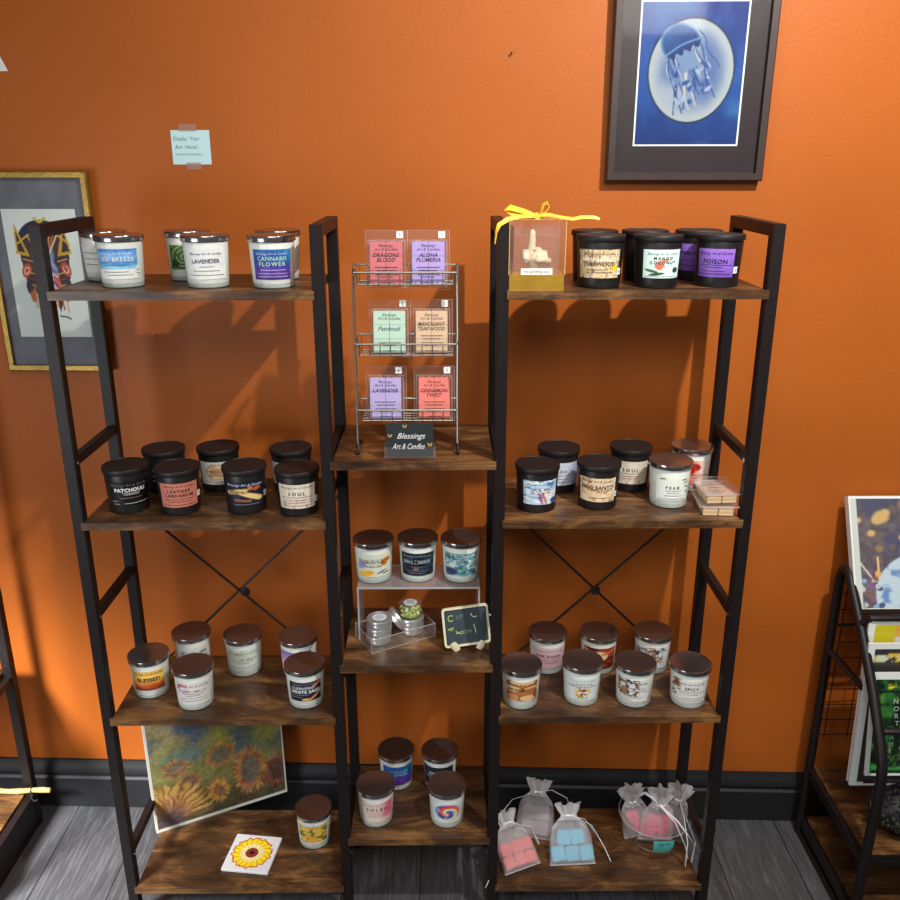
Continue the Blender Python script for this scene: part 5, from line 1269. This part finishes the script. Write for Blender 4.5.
# ------------------------------------------------------------------ shelving unit at the left edge
lu = thing('side_shelving_unit','black framed shelf partly cut off at the left edge of the view','shelf')
lx = -.975
k = MB()
k.box((lx-.022,.300,.0),(lx,.322,1.5), bev=.0012); k.box((lx-.022,.0,.0),(lx,.022,1.5), bev=.0012); k.box((lx-.0215,.022,1.478),(lx-.0005,.300,1.4998), bev=.0012)
fr = k.build('ladder_frame', M['black'], lu, angle=30)
k = MB(); k.box((lx-.020,.022,.0),(lx-.002,.300,.092)); k.build('side_rail', M['black'], fr, smooth=False)
for z in (.42,):
    k = MB(); k.box((lx-.018,.022,z),(lx-.004,.300,z+.016)); k.build('rail', M['black'], fr, smooth=False)
for z in (.098,.448,1.38):
    k = MB(); k.box((lx-.52,.002,z-.015),(lx-.0225,.318,z)); k.build('shelf_board', M['wood'], lu, smooth=False)
k = MB(); k.box((lx-.545,.300,0),(lx-.523,.322,1.5)); k.box((lx-.545,0,0),(lx-.523,.022,1.5)); k.build('ladder_frame', M['black'], lu, smooth=False)
bs = thing('bamboo_stick','yellow bamboo stick lying across the foot of the left edge shelf post','stick',(lx-.01,.288,.118))
bam = pmat('bamboo', rgb(190,172,104), .45, noise=.2, scale=40)
k = MB(); pts = [(-.14+.02*i, .0, .002*math.sin(i*.9)) for i in range(11)]
k.tube(pts, [.006 if i%3 else .0070 for i in range(11)], 10); k.build('cane', bam, bs)
k = MB(); k.tube([(.014+.0*math.cos(a), .0085*math.cos(a), .0085*math.sin(a)) for a in np.linspace(0,2*PI,13)[:-1]],.0016,6,closed=True); k.tube([(.010,0,-.008),(.012,-.004,-.020),(.018,-.006,-.028),(.026,-.004,-.024)],.0016,6); k.build('wire_tie', M['steel'], bs)

# ------------------------------------------------------------------ camera
cam = bpy.data.cameras.new('camera'); co = bpy.data.objects.new('camera', cam); COL.objects.link(co)
yaw_c, pitch, roll_c = .0068, .3229, -.0011
f = Vector((math.sin(yaw_c)*math.cos(pitch), math.cos(yaw_c)*math.cos(pitch), -math.sin(pitch)))
r = Vector((math.cos(yaw_c), -math.sin(yaw_c), 0)); u = r.cross(f)
r2 = r*math.cos(roll_c)+u*math.sin(roll_c); u2 = -r*math.sin(roll_c)+u*math.cos(roll_c)
co.matrix_world = Matrix(((r2.x,u2.x,-f.x,.060),(r2.y,u2.y,-f.y,-1.5082),(r2.z,u2.z,-f.z,1.6107),(0,0,0,1)))
cam.sensor_width = 36; cam.lens = 870.58/900*36; cam.clip_start = .02
SC.camera = co

# ------------------------------------------------------------------ light
def lamp(name, kind, loc, energy, col=(1,1,1), target=None, size=.1, sy=None, spread=None, spot=None, blend=.5):
    l = bpy.data.lights.new(name, kind); l.energy = energy; l.color = col
    if kind == 'AREA':
        l.size = size
        if sy: l.shape = 'RECTANGLE'; l.size_y = sy
        if spread: l.spread = math.radians(spread)
    else:
        l.shadow_soft_size = size
        if spot: l.spot_size = math.radians(spot); l.spot_blend = blend
    o = bpy.data.objects.new(name, l); COL.objects.link(o); o.location = loc
    if target: o.rotation_euler = (Vector(target)-Vector(loc)).to_track_quat('-Z','Y').to_euler()
    return o
lamp('ceiling_spot','SPOT',(.82,-.85,2.52),152,(1,.945,.88),(.62,.35,1.45),.02,spot=108,blend=1.0)
lamp('window_light','SPOT',(-1.50,-1.05,1.50),860,(1,.99,.97),(-1.14,.22,-.04),.24,spot=43,blend=1.0)
lamp('left_fill','AREA',(-1.6,-1.7,.95),11,(.97,.98,1),(-.4,.3,.35),.9,.9,spread=130)  # added soft fill that widens the window light, not a second window
lamp('overhead_fill','AREA',(.10,-.85,2.62),6.5,(1,.96,.90),(.0,.1,.6),1.5,.35)  # added overhead fill to brighten the jar fronts, no actual panel
lamp('front_fill','AREA',(.35,-1.9,2.3),8.5,(1,.97,.93),(.25,.2,.4),1.3,.6,spread=100)  # fill added behind the camera to lift the jars and shadows
W_ = bpy.data.worlds.new('world'); SC.world = W_; W_.use_nodes = True
bgn = W_.node_tree.nodes['Background']; bgn.inputs[0].default_value = (.95,.97,1,1); bgn.inputs[1].default_value = .11

SC.view_settings.view_transform = 'Standard'; SC.view_settings.look = 'None'; SC.view_settings.gamma = 1
SC.view_settings.exposure = 0.0
try: SC.view_settings.use_curve_mapping = False
except Exception: pass
SC.cycles.use_denoising = True
SC.cycles.max_bounces = 10; SC.cycles.transparent_max_bounces = 24
SC.cycles.caustics_reflective = False; SC.cycles.caustics_refractive = False
